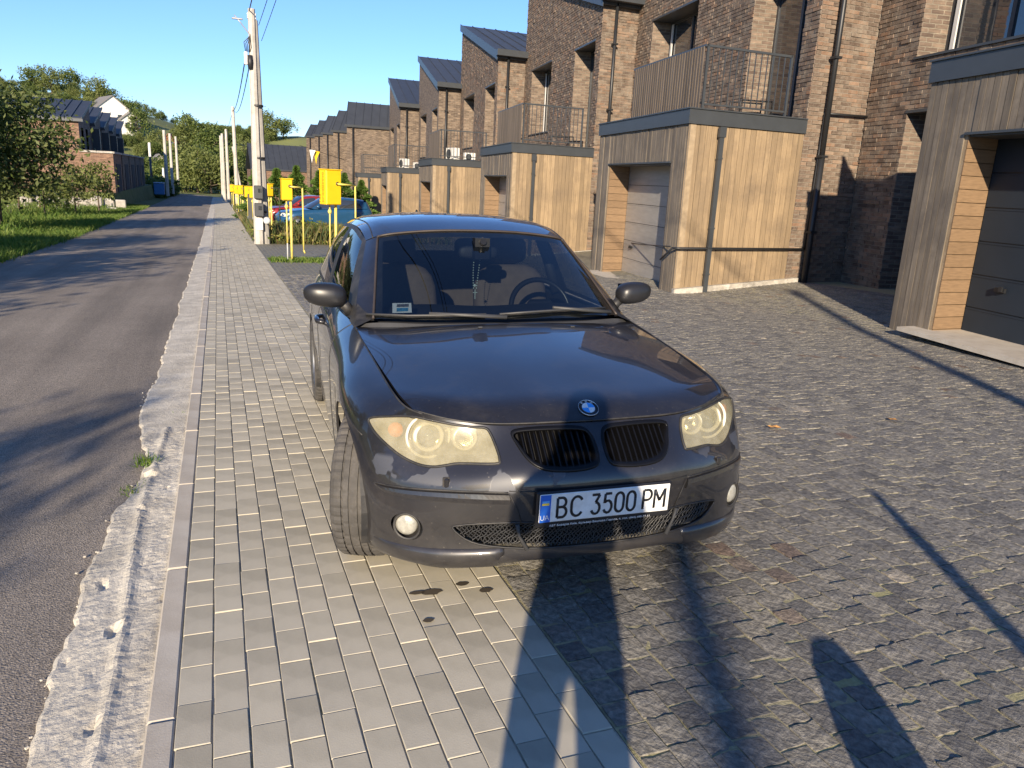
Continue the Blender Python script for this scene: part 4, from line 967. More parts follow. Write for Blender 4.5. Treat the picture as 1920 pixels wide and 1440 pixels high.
def fill(poly3, m, name, parent, back):
    """closed fan surface set back from an outline, with side walls"""
    n = len(poly3); b = MB(); c = sum(poly3, Vector())/n
    q = [p+Vector((0, back, 0)) for p in poly3]; q = [p.lerp(c+Vector((0, back, 0)), .05) for p in q]
    b.add(poly3+q+[sum(q, Vector())/n], [(i, (i+1) % n, n+(i+1) % n, n+i) for i in range(n)]+[(n+i, n+(i+1) % n, 2*n) for i in range(n)], 0, False); return b.build(name, m, parent)
for s in (1, -1):
    side = 'picture left' if s == 1 else 'picture right'
    out3 = on_surf(HEADD, 0, s=s)
    lamp = solid_cut('headlight', wall_mir[s], M_LENS, CAR, .003, inter=poly_cut([(s*v, w) for v, w in HIN], -.3, .9, False))
    fill([p+Vector((0, .008, 0)) for p in out3], M_CREAM, 'housing', lamp, .085)
    ax = Vector((0, -1, .08))
    for (cv, cw, r0, dep, nm) in ((.600, .641, .060, .048, 'dipped_beam'), (.478, .648, .049, .042, 'main_beam')):
        u = su(s*cv, cw)+dep; M = Matrix.Translation((-s*cv, u, cw)) @ orient(ax)
        b = MB(); b.lathe([(r0*.72, .004), (r0*.78, .016), (r0*.90, .018), (r0*.98, .010), (r0, -.01)], 32, M); b.build('ring', M_RING, lamp)
        b = MB(); b.lathe([(r0*.72, .002), (r0*.60, -.02), (r0*.2, -.034), (.0005, -.036)], 28, M); b.build('reflector', M_CHROME, lamp)
        b = MB(); rr = r0*(.46 if nm == 'dipped_beam' else .16); b.lathe([(rr, -.03), (rr*.92, -.012), (rr*.7, .0), (rr*.36, .008), (.0005, .010)], 24, M); b.build('bulb', M_BULB, lamp)
    # bezel around the two beams and the amber indicator
    u = su(s*.54, .64)+.052; M = Matrix.Translation((-s*.600, su(s*.6, .641)+.05, .641)) @ orient(ax); b = MB(); b.lathe([(.076, .004), (.080, .012), (.084, .012), (.087, .002)], 32, M); b.build('bezel', M_RING, lamp)
    b = MB(); M = Matrix.Translation((-s*.712, su(s*.712, .655)+.035, .652)) @ orient((-s*.45, -1, .1)); b.lathe([(.030, .0), (.026, .012), (.0005, .018)], 20, M); b.build('indicator', M_AMBER, lamp)
    b = MB(); b.tube([p+Vector((0, -.001, 0)) for p in out3]+[out3[0]], .0052, 6, cap=False); b.build('gasket', M_RUB, lamp)
    # kidney grille
    kp = on_surf(KIDD, .004, s=s); b = MB()
    ki = [(s*v, w) for v, w in dense(inset(KID, .013), 4)]; kin = [Vector((-v, su(v, w)-.003, w)) for v, w in ki]; n = len(kp)
    ko = [p+Vector((0, .02, 0)) for p in kp]; kb = [p+Vector((0, .05, 0)) for p in kin]; km = [(p+q)/2-Vector((0, .006, 0)) for p, q in zip(kp, kin)]
    b.add(ko+kp+km+kin+kb, [(r*n+i, r*n+(i+1) % n, (r+1)*n+(i+1) % n, (r+1)*n+i) for r in range(4) for i in range(n)], 0, True); kg = b.build('kidney_grille', M_KID, CAR)
    for i in range(11):
        v = .048+.0235*i; ws_ = [w for vv, w in [(abs(q[0]), q[1]) for q in ki] if abs(vv-v) < .02]
        if not ws_: continue
        w0, w1 = min(ws_), max(ws_); b = MB(); pts = [(w0+(w1-w0)*k/5) for k in range(6)]
        for sd_ in (0,):
            vs = [];
            for w_ in pts:
                u = su(s*v, w_)+.010; vs += [(-s*v-.0028, u, w_), (-s*v+.0028, u, w_), (-s*v+.0028, u+.045, w_), (-s*v-.0028, u+.045, w_)]
            b.add(vs, [(4*k+j, 4*k+(j+1) % 4, 4*k+4+(j+1) % 4, 4*k+4+j) for k in range(5) for j in range(4)])
        b.build('slat', M_KID, kg)
    fill([p+Vector((0, .045, 0)) for p in kp], mat('grille_depth', (.006, .006, .007), .9, var=.3), 'grille_back', kg, .05)
    # fog lamp
    f3 = on_surf([(s*v, w) for v, w in ell(.697, .322, .052, .052)]); fill(f3, M_RUB, 'fog_recess', bump, .05)
    nrm = Vector((-s*.55, -1, .0)).normalized(); o = Vector((-s*.698, su(s*.698, .328)+.012, .327)); M = Matrix.Translation(o) @ orient(nrm)
    b = MB(); b.lathe([(.043, -.03), (.043, -.004), (.040, .004), (.028, .010), (.012, .012), (.0005, .0125)], 28, M); fg = b.build('fog_light', mat('fog_lens', (.40, .39, .34), .2, var=.2, scale=60, metal=.2, bump=.4, bscale=70, bdist=.004), CAR)
    b = MB(); b.lathe([(.052, -.01), (.055, .0), (.052, .006), (.045, .0)], 28, Matrix.Translation(Vector((-s*.697, su(s*.697, .322)+.002, .322))) @ orient(nrm)); b.build('rim', M_RUB, fg)
    # headlamp washer
    o = Vector((-s*.565, su(s*.565, .512)-.006, .510)); b = MB(); b.cbox((0, 0, 0), (.018, .014, .034), .004, Matrix.Translation(o)); b.build('washer_cap', M_PAINT, bump)
    b = MB(); b.cbox((0, 0, 0), (.026, .006, .040), .002, Matrix.Translation(o+Vector((0, .007, 0)))); b.build('washer_gap', M_RUB, bump)
    # impact strip
    top = [(.803, .459), (.77, .461), (.71, .466), (.587, .477), (.463, .486), (.362, .490)]; bot = [(.800, .452), (.768, .440), (.711, .437), (.588, .443), (.463, .448), (.355, .452)]
    nt_ = 30; tt_ = [np.interp(np.linspace(0, 5, nt_), range(6), [p[k] for p in top]) for k in (0, 1)]; tb_ = [np.interp(np.linspace(0, 5, nt_), range(6), [p[k] for p in bot]) for k in (0, 1)]
    b = MB(); vs = []
    for i in range(nt_):
        f = min(1, i/4)
        for (v, w, off) in ((tt_[0][i], tt_[1][i], -.004), (tt_[0][i], tt_[1][i]-.002, .012*f), ((tt_[0][i]+tb_[0][i])/2, (tt_[1][i]+tb_[1][i])/2, .014*f), (tb_[0][i], tb_[1][i], .010*f), (tb_[0][i], tb_[1][i]-.004, -.004)): vs.append((-s*v, su(s*v, w)-off, w))
    b.add(vs, [(5*i+j, 5*i+5+j, 5*i+6+j, 5*i+1+j) for i in range(nt_-1) for j in range(4)]+[(4, 3, 2, 1, 0), tuple(5*(nt_-1)+j for j in range(5))], 0, False); b.build('impact_strip', M_PAINT, bump)
    b = MB(); b.tube([(-s*tt_[0][i], su(s*tt_[0][i], tt_[1][i]+.004)-.001, tt_[1][i]+.004) for i in range(nt_)], .0035, 5); b.build('strip_gap', M_RUB, bump)
    # lower lip
    nl = 26; vs = []
    for i in range(nl):
        f = i/(nl-1); v = .815-.45*f; wt = .236+.034*f; f2 = min(1, i/3)*min(1, (nl-1-i)/2+.15)
        for (w, off) in ((wt+.004, -.004), (wt, .007*f2), (wt-.022, .013*f2), (.185+.012*f, .012*f2), (.170+.012*f, -.012)): vs.append((-s*v, su(s*v, max(w, .19))-off, w))
    b = MB(); b.add(vs, [(5*i+j, 5*i+5+j, 5*i+6+j, 5*i+1+j) for i in range(nl-1) for j in range(4)]+[(4, 3, 2, 1, 0), tuple(5*(nl-1)+j for j in range(5))], 0, True); b.build('lower_lip', M_PAINT, bump)
    # diagonal strut of the lower intake
    b = MB(); b.tube([(-s*.325, su(s*.325, .37)-.002, .372), (-s*.315, su(s*.31, .32)-.004, .32), (-s*.285, su(s*.285, .27)-.008, .268)], [.010, .006, .009], 8); b.build('intake_strut', M_PLAST, bump)
    # edge of the plate recess
    b = MB(); b.tube([(-s*.36, su(s*.36, .49)-.003, .492), (-s*.33, su(s*.33, .43)-.004, .43), (-s*.31, su(s*.31, .375)-.003, .375)], .0016, 6); b.build('recess_edge', M_RUB, bump)
b = MB(); b.tube([(-v, su(v, .500)-.002, .500) for v in np.linspace(-.36, .36, 25)], .0018, 6); b.build('recess_edge', M_RUB, bump)
# lower intake: woven mesh
b = MB(); LI = inset(LOW, .0)
def in_low(v, w):
    c = False; n = len(LOW)
    for i in range(n):
        x1, y1 = LOW[i]; x2, y2 = LOW[i-1]
        if (y1 > w) != (y2 > w) and v < (x2-x1)*(w-y1)/(y2-y1)+x1: c = not c
    return c
for dsg in (1, -1):
    for i in range(-50, 51):
        v0 = i*.0165; run = []
        for k in range(12):
            w_ = .258+k*.0115; v = v0+dsg*(w_-.32)*.9+.004*math.sin(k*1.9+i)
            if in_low(v, w_): run.append((-v, su(v, w_)+.016+.003*dsg*(k % 2), w_))
            elif len(run) > 1: b.tube(run, .0027, 4, cap=False); run = []
            else: run = []
        if len(run) > 1: b.tube(run, .0027, 4, cap=False)
tag(b.build('intake_mesh', mat('intake_plastic', (.03, .03, .031), .38, var=.2), bump), kind='stuff')
fill([p+Vector((0, .04, 0)) for p in on_surf(LOW)], MATS['grille_depth'], 'intake_back', bump, .06)
b = MB(); lo = on_surf(dense(LOW, 2), .0015); b.tube(lo+[lo[0]], .004, 5, cap=False); b.build('intake_rim', M_RUB, bump)
b = MB(); b.box((0, .24, .42), (1.0, .06, .22)); b.build('crash_beam', MATS['grille_depth'], bump)
# ---------------- number plate
def text(s, size, m, M, parent, name='lettering', ext=.0004, sx=1., bold=0.):
    cu = bpy.data.curves.new('t', 'FONT'); cu.body = s; cu.size = size; cu.extrude = ext; cu.align_x = 'LEFT'; cu.offset = bold
    o = bpy.data.objects.new('t', cu); COL.objects.link(o); bpy.context.view_layer.update(); me = bpy.data.meshes.new_from_object(o.evaluated_get(DEPS())); bpy.data.objects.remove(o)
    x = [v.co.x for v in me.vertices]; x0 = min(x); wd = max(x)-x0
    for v in me.vertices: v.co.x -= x0
    me.materials.clear(); me.materials.append(m); ob = link(name, me, parent); ob.matrix_basis = M @ Matrix.Diagonal((sx, 1, 1, 1)); return ob, wd
M_PLW = mat('plate_white', (.80, .80, .78), .3, var=.03, scale=20, dirt=(.62, .60, .55), dscale=9); M_PLB = mat('plate_black', (.012, .012, .014), .4); M_BLUE = mat('flag_blue', (.02, .13, .55), .4, var=.03); M_YEL = mat('flag_yellow', (.75, .55, .06), .4, var=.03); M_TXTW = mat('print_white', (.75, .75, .75), .5, var=.02)
PT = Matrix.Translation((-.010, -.022, .450)) @ Matrix.Rotation(R(4), 4, 'X')
pl = MB(); pl.cbox((0, .008, -.008), (.536, .012, .140), .005, PT); plate = pl.build('number_plate_frame', M_PLB, CAR)
b = MB(); b.cbox((0, 0, 0), (.516, .006, .110), .0028, PT); pp = b.build('plate', M_PLW, plate)
b = MB(); b.box((-.236, -.0034, 0), (.040, .0012, .106), PT); b.build('country_band', M_BLUE, plate)
b = MB(); b.box((-.236, -.0042, .018), (.027, .0012, .0085), PT); b.build('flag_stripe', M_YEL, plate); b = MB(); b.box((-.236, -.0042, .027), (.027, .0012, .0085), PT); b.build('flag_stripe', mat('flag_sky', (.10, .35, .75), .4), plate)
RX = Matrix.Rotation(R(90), 4, 'X')
text('UA', .028, M_TXTW, PT @ Matrix.Translation((-.2535, -.0042, -.044)) @ RX, plate, sx=.92)
def arc(cx, cy, rx, ry, a0, a1, n=10): return [(cx+rx*math.cos(R(a0+(a1-a0)*k/n)), cy+ry*math.sin(R(a0+(a1-a0)*k/n))) for k in range(n+1)]
GLY = {'B': [[(0, 0), (0, 1)], [(0, 1), (.30, 1)]+arc(.30, .765, .25, .235, 90, -90)+[(0, .53)], [(.28, .53)]+arc(.32, .265, .28, .265, 90, -90)+[(0, 0)]],
       'C': [arc(.36, .66, .36, .34, 25, 180)+arc(.36, .34, .36, .34, 180, 335)], '3': [[(.02, 1), (.53, 1)], [(.53, .99), (.27, .60)], arc(.28, .30, .28, .30, 92, -160)],
       '5': [[(.52, 1), (.09, 1)], [(.09, 1), (.06, .52)], arc(.28, .32, .28, .32, 135, -155)], '0': [arc(.28, .70, .28, .30, 0, 180)+arc(.28, .30, .28, .30, 180, 360)+[(.56, .70)]],
       'P': [[(0, 0), (0, 1)], [(0, 1), (.30, 1)]+arc(.30, .735, .27, .265, 90, -90)+[(0, .47)]], 'M': [[(0, 0), (0, 1)], [(.02, .97), (.36, .38)], [(.36, .38), (.70, .97)], [(.72, 1), (.72, 0)]]}
LH, LW, LR = .0765, .058, .0052
for ch, x0 in zip('BC3500PM', (-.190, -.136, -.058, -.010, .037, .084, .150, .196)):
    b = MB()
    for st in GLY[ch]:
        pts = [Vector((x*LW, 0, y*LH)) for x, y in st]
        b.tube(pts, LR, 8)
    b.v = [tuple(PT @ Vector((p[0]+x0, p[1]*.12-.0036, p[2]-LH/2))) for p in b.v]; b.build('character', M_PLB, plate)
o, wd = text('АВТ Баварія Київ, бульвар Вацлава Гавела, 4, тел.: (044) 490-77-11', .011, M_TXTW, PT @ Matrix.Translation((-.21, .0015, -.074)) @ RX, plate)
o.matrix_basis = PT @ Matrix.Translation((-.215, .0012, -.0745)) @ RX @ Matrix.Diagonal((.40/wd, 1, 1, 1))
# ---------------- hood badge, washer nozzles
p, nn = hood_w(.205, .0); nn = nn.normalized(); MBG = Matrix.Translation(p+nn*.001) @ nn.to_track_quat('Z', 'Y').to_matrix().to_4x4()
b = MB(); b.lathe([(.041, -.002), (.041, .003), (.0395, .004), (.0385, .0032), (.0005, .0032)], 40, MBG); bd = b.build('badge', M_PLB, hood)
b = MB(); b.lathe([(.041, .0028), (.0405, .0046), (.039, .0046), (.0385, .003)], 40, MBG); b.build('badge_ring', mat('badge_chrome', (.6, .6, .6), .2, metal=1), bd)
up_l = (MBG.to_3x3().inverted() @ Vector((0, 1, 0))); a0 = math.atan2(up_l.y, up_l.x)
for q in range(4):
    b = MB(); n = 8; pts = [(0, 0, .0036)]+[(.0255*math.cos(a0+q*math.pi/2+math.pi/2*k/n), .0255*math.sin(a0+q*math.pi/2+math.pi/2*k/n), .0036) for k in range(n+1)]
    b.add([MBG @ Vector(x) for x in pts], [(0, k+1, k+2) for k in range(n)]); b.build('badge_quarter', mat('badge_blue', (.05, .35, .85), .25, var=.02) if q % 2 == 1 else mat('badge_white', (.8, .8, .8), .25, var=.02), bd)
b = MB(); b.lathe([(.0255, .0034), (.026, .0042), (.027, .0034)], 40, MBG); b.build('badge_ring', MATS['badge_chrome'], bd)
for i, ltr in enumerate('BMW'):
    ang = R(38-38*i); ctr = Matrix.Rotation(a0-math.pi/2, 4, 'Z'); o, wd = text(ltr, .0125, M_TXTW, Matrix(), bd)
    # letters stand on the ring, upright seen from the front
    o.matrix_basis = MBG @ ctr @ Matrix.Rotation(ang, 4, 'Z') @ Matrix.Translation((-wd/2, .0282, .0036))
for v in (.18, -.30):
    q, nn = hood_w(1.13, v); b = MB(); b.cbox((0, 0, .003), (.022, .016, .008), .003, Matrix.Translation(q)); b.build('washer_nozzle', M_PLAST, hood)
# ---------------- glass
ws = link('windscreen', clean(sheet(SG, lambda r, c: c < 24).mesh('windscreen', M_WS)), CAR)
b = MB(); G2 = SG.copy(); G2[:, :, 0] += .004; fr = sheet(G2, lambda r, c: c < 24 and (c >= 22 or r < 1 or r >= 22)); fr.build('frit_band', M_RUB, ws, fix=False)
edge = [SG[0, c] for c in range(24, -1, -1)]+[mir(SG[0, c]) for c in range(1, 25)]; top_e = [SG[-1, c] for c in range(24, -1, -1)]+[mir(SG[-1, c]) for c in range(1, 25)]
M_SEAL = mat('seal_rubber', (.045, .035, .029), .5, var=.2)  # brown tint stands in for the reflection along the glass edge
b = MB(); loop = [SG[r, 24] for r in range(SG.shape[0])]+[SG[-1, c] for c in range(23, -1, -1)]+[mir(SG[-1, c]) for c in range(1, 25)]+[mir(SG[r, 24]) for r in range(SG.shape[0]-2, -1, -1)]
b.tube([Vector(c3(p))+Vector((0, -.003, .003)) for p in loop], .0065, 6); b.build('seal', M_SEAL, ws)
# cowl panel between hood and glass
b = MB(); n = 33; hb = [HG[-1, c] for c in range(HG.shape[1])]; wb = [SG[0, c] for c in range(0, 33)]
b = sheet(np.stack([np.array([(p[0]-.02, p[1], p[2]-.035) for p in hb]), np.array([(p[0]-.01, p[1], p[2]-.018) for p in wb])])) if len(hb) == len(wb) else b
b.build('cowl', M_PLAST, CAR, fix=False)
# triangular plastic corner at the base of the pillar
for s in (1, -1):
    b = MB(); b.add([c3((p[0], s*p[1], p[2])) for p in ((1.39, .66, .925), (1.37, .755, .885), (1.50, .765, .902), (1.56, .715, .98), (1.46, .66, .96))], [(0, 1, 2, 3, 4)]); b.build('pillar_foot', M_RUB, CAR)
NCD = DG.shape[1]; M_MIRR = mat('mirror_shell', (.016, .016, .018), .38, var=.15)
for s in (1, -1):
    P_ = DG.copy(); P_[:, :, 1] *= s
    def dsheet(f, m, nm, par, thick=0):
        b = MB(); fs = grid_faces(*P_.shape[:2], f); b.add([c3(p) for p in P_.reshape(-1, 3)], fs if s == 1 else [tuple(reversed(q)) for q in fs], 0, True); o = link(nm, clean(b.mesh(nm, m)), par); return o
    nr = DG.shape[0]-1
    dsheet(lambda r, c: 4 <= c < 17 and 1 <= r < nr-1, M_SG, 'front_side_window', CAR); dsheet(lambda r, c: 20 <= c < 34 and 1 <= r < nr-1, M_SG, 'rear_side_window', CAR)
    dsheet(lambda r, c: (c < 36 and (r < 1 or r >= nr-1)) or c < 4 or 17 <= c < 20 or 34 <= c < 36, M_RUB, 'window_surround', CAR); dsheet(lambda r, c: c >= 36, M_PAINT, 'rear_pillar', CAR)
    # door mirror
    MM = Matrix.Translation((-s*.872, 1.625, 1.018)); mb = MB(); nu, nv = 20, 12
    vs = []
    for i in range(nv+1):
        ph = -math.pi/2+math.pi*i/nv
        for k in range(nu):
            th = 2*math.pi*k/nu; x, y, z = math.cos(ph)*math.cos(th), math.sin(ph), math.cos(ph)*math.sin(th)
            sp = lambda a, e: math.copysign(abs(a)**e, a)
            X = .108*sp(y, .8); Y = .072*sp(x, .75)*(1-.25*y); Z = .062*sp(z, .75)*(1-.12*y)+.010*y
            if x > 0: Y *= .45
            vs.append(MM @ Vector((-s*X, Y, Z)))
    mb.add(vs, [(i*nu+k, i*nu+(k+1) % nu, (i+1)*nu+(k+1) % nu, (i+1)*nu+k) for i in range(nv) for k in range(nu)], 0, True); mo = mb.build('door_mirror', M_MIRR, CAR)
    b = MB(); b.tube([(-s*.80, 1.63, .985), (-s*.765, 1.62, .955), (-s*.745, 1.62, .925)], [.030, .026, .030], 10); b.build('mirror_foot', M_RUB, mo)
    b = MB(); b.add([MM @ Vector((-s*x, .031, z)) for x, z in ((-.085, -.045), (.07, -.048), (.09, 0), (.07, .045), (-.085, .05))], [(0, 1, 2, 3, 4)]); b.build('mirror_glass', mat('mirror_silver', (.7, .7, .7), .02, metal=1, var=.01), mo)
# wipers
M_WIPE = mat('wiper_grey', (.05, .05, .05), .5, var=.15)
def wsp(v, w, off=.012): return Vector((-v, su(v, w, 'ws')-off, w+off*.6))
for lab, blade, arm in (('r', [(.69, .934), (.50, .940), (.30, .946), (.12, .950)], [(.02, .936), (.20, .944), (.40, .950)]), ('l', [(.05, .950), (-.15, .958), (-.38, .962), (-.58, .957)], [(-.60, .936), (-.45, .952), (-.25, .972)])):
    b = MB(); b.tube([wsp(*p, .010) for p in blade], .007, 6); wo = b.build('wiper', M_RUB, CAR)
    b = MB(); b.tube([wsp(*p, .022) for p in arm], [.012, .010, .008], 6); b.build('wiper_arm', M_WIPE, wo)
    b = MB(); b.tube([wsp(*p, .019) for p in blade], .0055, 6); b.build('wiper_spine', M_WIPE, wo)
# inspection sticker inside the glass
b = MB(); q = [wsp(v, w, -.006) for v, w in ((.565, .957), (.555, .998), (.465, 1.002), (.473, .962))]; b.add(q, [(0, 1, 2, 3)]); st = b.build('sticker', mat('sticker_paper', (.62, .66, .68), .6, var=.1), CAR)
b = MB(); q2 = [wsp(v, w, -.004) for v, w in ((.545, .963), (.54, .978), (.485, .981), (.49, .967))]; b.add(q2, [(0, 1, 2, 3)]); b.build('sticker_print', mat('sticker_blue', (.05, .22, .40), .6, var=.5, scale=120), st)
b = MB(); q2 = [wsp(v, w, -.004) for v, w in ((.54, .982), (.535, .994), (.478, .997), (.482, .985))]; b.add(q2, [(0, 1, 2, 3)]); b.build('sticker_print', mat('sticker_dark', (.10, .10, .12), .6, var=.8, scale=150), st)
# roof aerial fin
b = MB(); b.add([(0, 3.62, 1.368), (-.022, 3.78, 1.345), (.022, 3.78, 1.345), (0, 3.76, 1.43), (0, 3.70, 1.425)], [(0, 1, 3, 4), (0, 4, 3, 2), (1, 2, 3), (0, 2, 1)]); b.build('aerial_fin', M_PAINT, roof)
# ---------------- cabin
M_SEAT = mat('seat_fabric', (.15, .115, .095), .85, var=.12, scale=20, bump=.2, bscale=200, bdist=.002); M_DASH = mat('dashboard', (.020, .020, .022), .6, var=.1); M_LINER = mat('headliner', (.22, .21, .20), .9, var=.05)
def pad(cx, cy, cz, sx, sy, sz, rot=0, e=.55):
    b = MB(); vs = []; nu, nv = 18, 10
    for i in range(nv+1):
        ph = -math.pi/2+math.pi*i/nv
        for k in range(nu):
            th = 2*math.pi*k/nu; sp = lambda a: math.copysign(abs(a)**e, a)
            vs.append(Vector((sx*sp(math.cos(ph))*sp(math.cos(th)), sy*sp(math.cos(ph))*sp(math.sin(th)), sz*sp(math.sin(ph)))))
    M = Matrix.Translation((cx, cy, cz)) @ Matrix.Rotation(rot, 4, 'X'); b.add([M @ v for v in vs], [(i*nu+k, i*nu+(k+1) % nu, (i+1)*nu+(k+1) % nu, (i+1)*nu+k) for i in range(nv) for k in range(nu)], 0, True); return b
for x in (-.37, .37):
    s_ = pad(x, 2.38, .80, .25, .08, .32, R(-16)).build('front_seat', M_SEAT, CAR); pad(x, 2.10, .50, .25, .28, .09).build('cushion', M_SEAT, s_); pad(x, 2.50, 1.20, .13, .05, .09, R(-8)).build('headrest', M_SEAT, s_)
rs = pad(0, 3.28, .85, .66, .08, .30, R(-20)).build('rear_seat', M_SEAT, CAR)
for x in (-.35, .35): pad(x, 3.40, 1.16, .12, .05, .07, R(-8)).build('headrest', M_SEAT, rs)
DB = spl_net([[(1.30, 0, .90), (1.31, .30, .90), (1.40, .60, .885), (1.46, .70, .87)], [(1.50, 0, .935), (1.50, .30, .94), (1.55, .60, .93), (1.56, .71, .92)], [(1.72, 0, .93), (1.70, .30, .945), (1.70, .60, .93), (1.70, .72, .91)], [(1.78, 0, .80), (1.78, .30, .80), (1.76, .60, .80), (1.76, .72, .78)], [(1.70, 0, .45), (1.70, .30, .45), (1.70, .60, .45), (1.70, .72, .45)]], 5, 5, True)
dash = sheet(DB).build('dashboard', M_DASH, CAR, fix=False)
b = MB(); M = Matrix.Translation((.39, 1.86, .895)) @ Matrix.Rotation(R(66), 4, 'X'); n = 40; vs = []
for k in range(n):
    a = 2*math.pi*k/n
    for j in range(8): t = 2*math.pi*j/8; vs.append(M @ Vector(((.182+.016*math.cos(t))*math.cos(a), (.182+.016*math.cos(t))*math.sin(a), .016*math.sin(t))))
b.add(vs, [(k*8+j, k*8+(j+1) % 8, ((k+1) % n)*8+(j+1) % 8, ((k+1) % n)*8+j) for k in range(n) for j in range(8)], 0, True); M_WHEELR = mat('steering_leather', (.015, .015, .016), .35, var=.1); sw = b.build('steering_wheel', M_WHEELR, CAR)
b = MB(); b.cbox((0, 0, .0), (.16, .12, .05), .02, M); b.box((0, .0, -.005), (.35, .035, .015), M); b.box((0, -.09, -.005), (.035, .17, .015), M); b.build('hub', M_WHEELR, sw)
b = pad(0, 1.86, 1.225, .115, .022, .036); rv = b.build('rear_view_mirror', M_DASH, CAR); b = MB(); b.tube([(0, 1.75, 1.29), (0, 1.80, 1.27), (0, 1.85, 1.235)], .018, 8); b.box((0, 1.80, 1.25), (.085, .06, .115)); b.build('sensor_housing', mat('sensor_black', (.004, .004, .005), .4), rv)
RL = RG.copy(); RL[:, :, 2] -= .035; RL[:, :, 1] *= .97; sheet(RL).build('headliner', M_LINER, CAR, fix=False)
b = MB(); b.box((0, 2.35, .22), (1.20, 3.1, .05)); b.box((0, 3.9, .65), (1.2, .04, .8)); b.build('floor_pan', M_RUB, CAR)
# inner door trims keep the cabin dark
for s in (1, -1):
    b = MB(); b.add([(-s*.70, 1.45, .25), (-s*.70, 3.75, .25), (-s*.705, 3.75, .93), (-s*.725, 2.5, .92), (-s*.70, 1.5, .89)], [(0, 1, 2, 3, 4)]); b.build('door_trim', M_DASH, CAR)
    b = MB(); b.tube([(-s*.70, 2.42, .93), (-s*.64, 2.46, 1.15), (-s*.575, 2.5, 1.33)], .035, 8); b.build('centre_pillar', M_DASH, CAR)
# ---------------- wheels
def tyre_mat():
    return mat('tyre_rubber', (.060, .056, .052), .8, var=.2, scale=20, bump=.35, bscale=160, bdist=.002, dirt=(.115, .105, .095), dscale=7)
M_TYRE = tyre_mat(); M_RIM = mat('alloy_rim', (.35, .35, .35), .35, metal=.8, var=.1, dirt=(.10, .09, .08), dscale=8)
def wheel(u, v, steer, s):
    W = bpy.data.objects.new('wheel', None); COL.objects.link(W); W.parent = CAR; W.location = (-s*v, u, .3135); W.rotation_euler = (0, 0, steer)
    R_ = .316; hw = .1035
    prof = [(-.10, .215), (-.104, .235), (-.1055, .262), (-.102, .288), (-.094, .303), (-.080, .3115)]
    gro = []
    for a, b_ in ((-.080, -.052), (-.044, -.022), (-.014, .014), (.022, .044), (.052, .080)):
        z = lambda x: .3160-.0045*(x/.08)**2
        gro += [(a, z(a)-.0075 if a > -.07 else z(a)), (a+.0008, z(a)), ((a+b_)/2, z((a+b_)/2)), (b_-.0008, z(b_)), (b_, z(b_)-.0075 if b_ < .07 else z(b_))]
    prof += gro+[(-x, r) for x, r in reversed(prof[:6])]
    n = 150; vs = []
    for x, r in prof:
        for k in range(n):
            a = 2*math.pi*k/n; rr = r
            if abs(x) > .051 and r > .285 and (k+(1 if x > 0 else 0)) % 3 == 0: rr -= .0045
            elif .01 < abs(x) < .05 and r > .31 and k % 5 == 0: rr -= .0025
            vs.append((x, rr*math.cos(a), rr*math.sin(a)))
    m = len(prof); b = MB(); b.add(vs, [(i*n+k, i*n+(k+1) % n, (i+1)*n+(k+1) % n, (i+1)*n+k) for i in range(m-1) for k in range(n)], 0, False); b.build('tyre', M_TYRE, W)
    b = MB(); MR = Matrix.Rotation(R(90), 4, 'Y')
    b.lathe([(.215, -.10), (.222, -.095), (.21, -.08), (.205, 0), (.21, .08), (.222, .095), (.215, .10), (.200, .085), (.195, 0), (.200, -.085)], 40, MR, close=True); rim = b.build('rim', M_RIM, W)
    for k in range(7):
        a = 2*math.pi*k/7; d = Vector((0, math.cos(a), math.sin(a))); t = Vector((0, -math.sin(a), math.cos(a))); b = MB(); x0 = -s*.07
        b.hexa([Vector((x0, 0, 0))+d*.04-t*.022, Vector((x0, 0, 0))+d*.04+t*.022, Vector((x0, 0, 0))+d*.205+t*.016, Vector((x0, 0, 0))+d*.205-t*.016]+[Vector((x0+s*.03, 0, 0))+d*q+t*z for q, z in ((.04, -.03), (.04, .03), (.205, .024), (.205, -.024))]); b.build('spoke', M_RIM, W)
    b = MB(); b.lathe([(.0005, -s*.078), (.045, -s*.076), (.055, -s*.065), (.055, s*.05), (.0005, s*.05)], 24, Matrix.Rotation(R(90), 4, 'Y')); b.build('hub_cap', M_RIM, W)
    b = MB(); b.lathe([(.0005, .0), (.15, .0), (.15, .02), (.0005, .02)], 28, Matrix.Translation((s*.02, 0, 0)) @ Matrix.Rotation(R(90), 4, 'Y')); b.build('brake_disc', mat('brake_steel', (.12, .10, .09), .5, metal=.8), W)
ST = R(-19)
wheel(.755, .765, ST, 1); wheel(.755, .765, ST, -1); wheel(3.415, .745, 0, 1); wheel(3.415, .745, 0, -1)
for s in (1, -1):   # wheel wells
    for u, nm in ((.755, 'wheel_well'), (3.415, 'wheel_well')):
        b = MB(); n = 20; r = .36; vs = []
        for k in range(n+1):
            a = math.pi*(-.12+1.24*k/n); vs += [(-s*.86 if False else -s*.845, u+r*math.cos(a), .315+r*math.sin(a)), (-s*.50, u+r*math.cos(a), .315+r*math.sin(a))]
        vs += [(-s*.50, u, .1)]; o = len(vs)-1
        b.add(vs, [(2*k, 2*k+2, 2*k+3, 2*k+1) for k in range(n)]+[(2*k+1, 2*k+3, o) for k in range(n)]); b.build(nm, M_RUB, CAR)
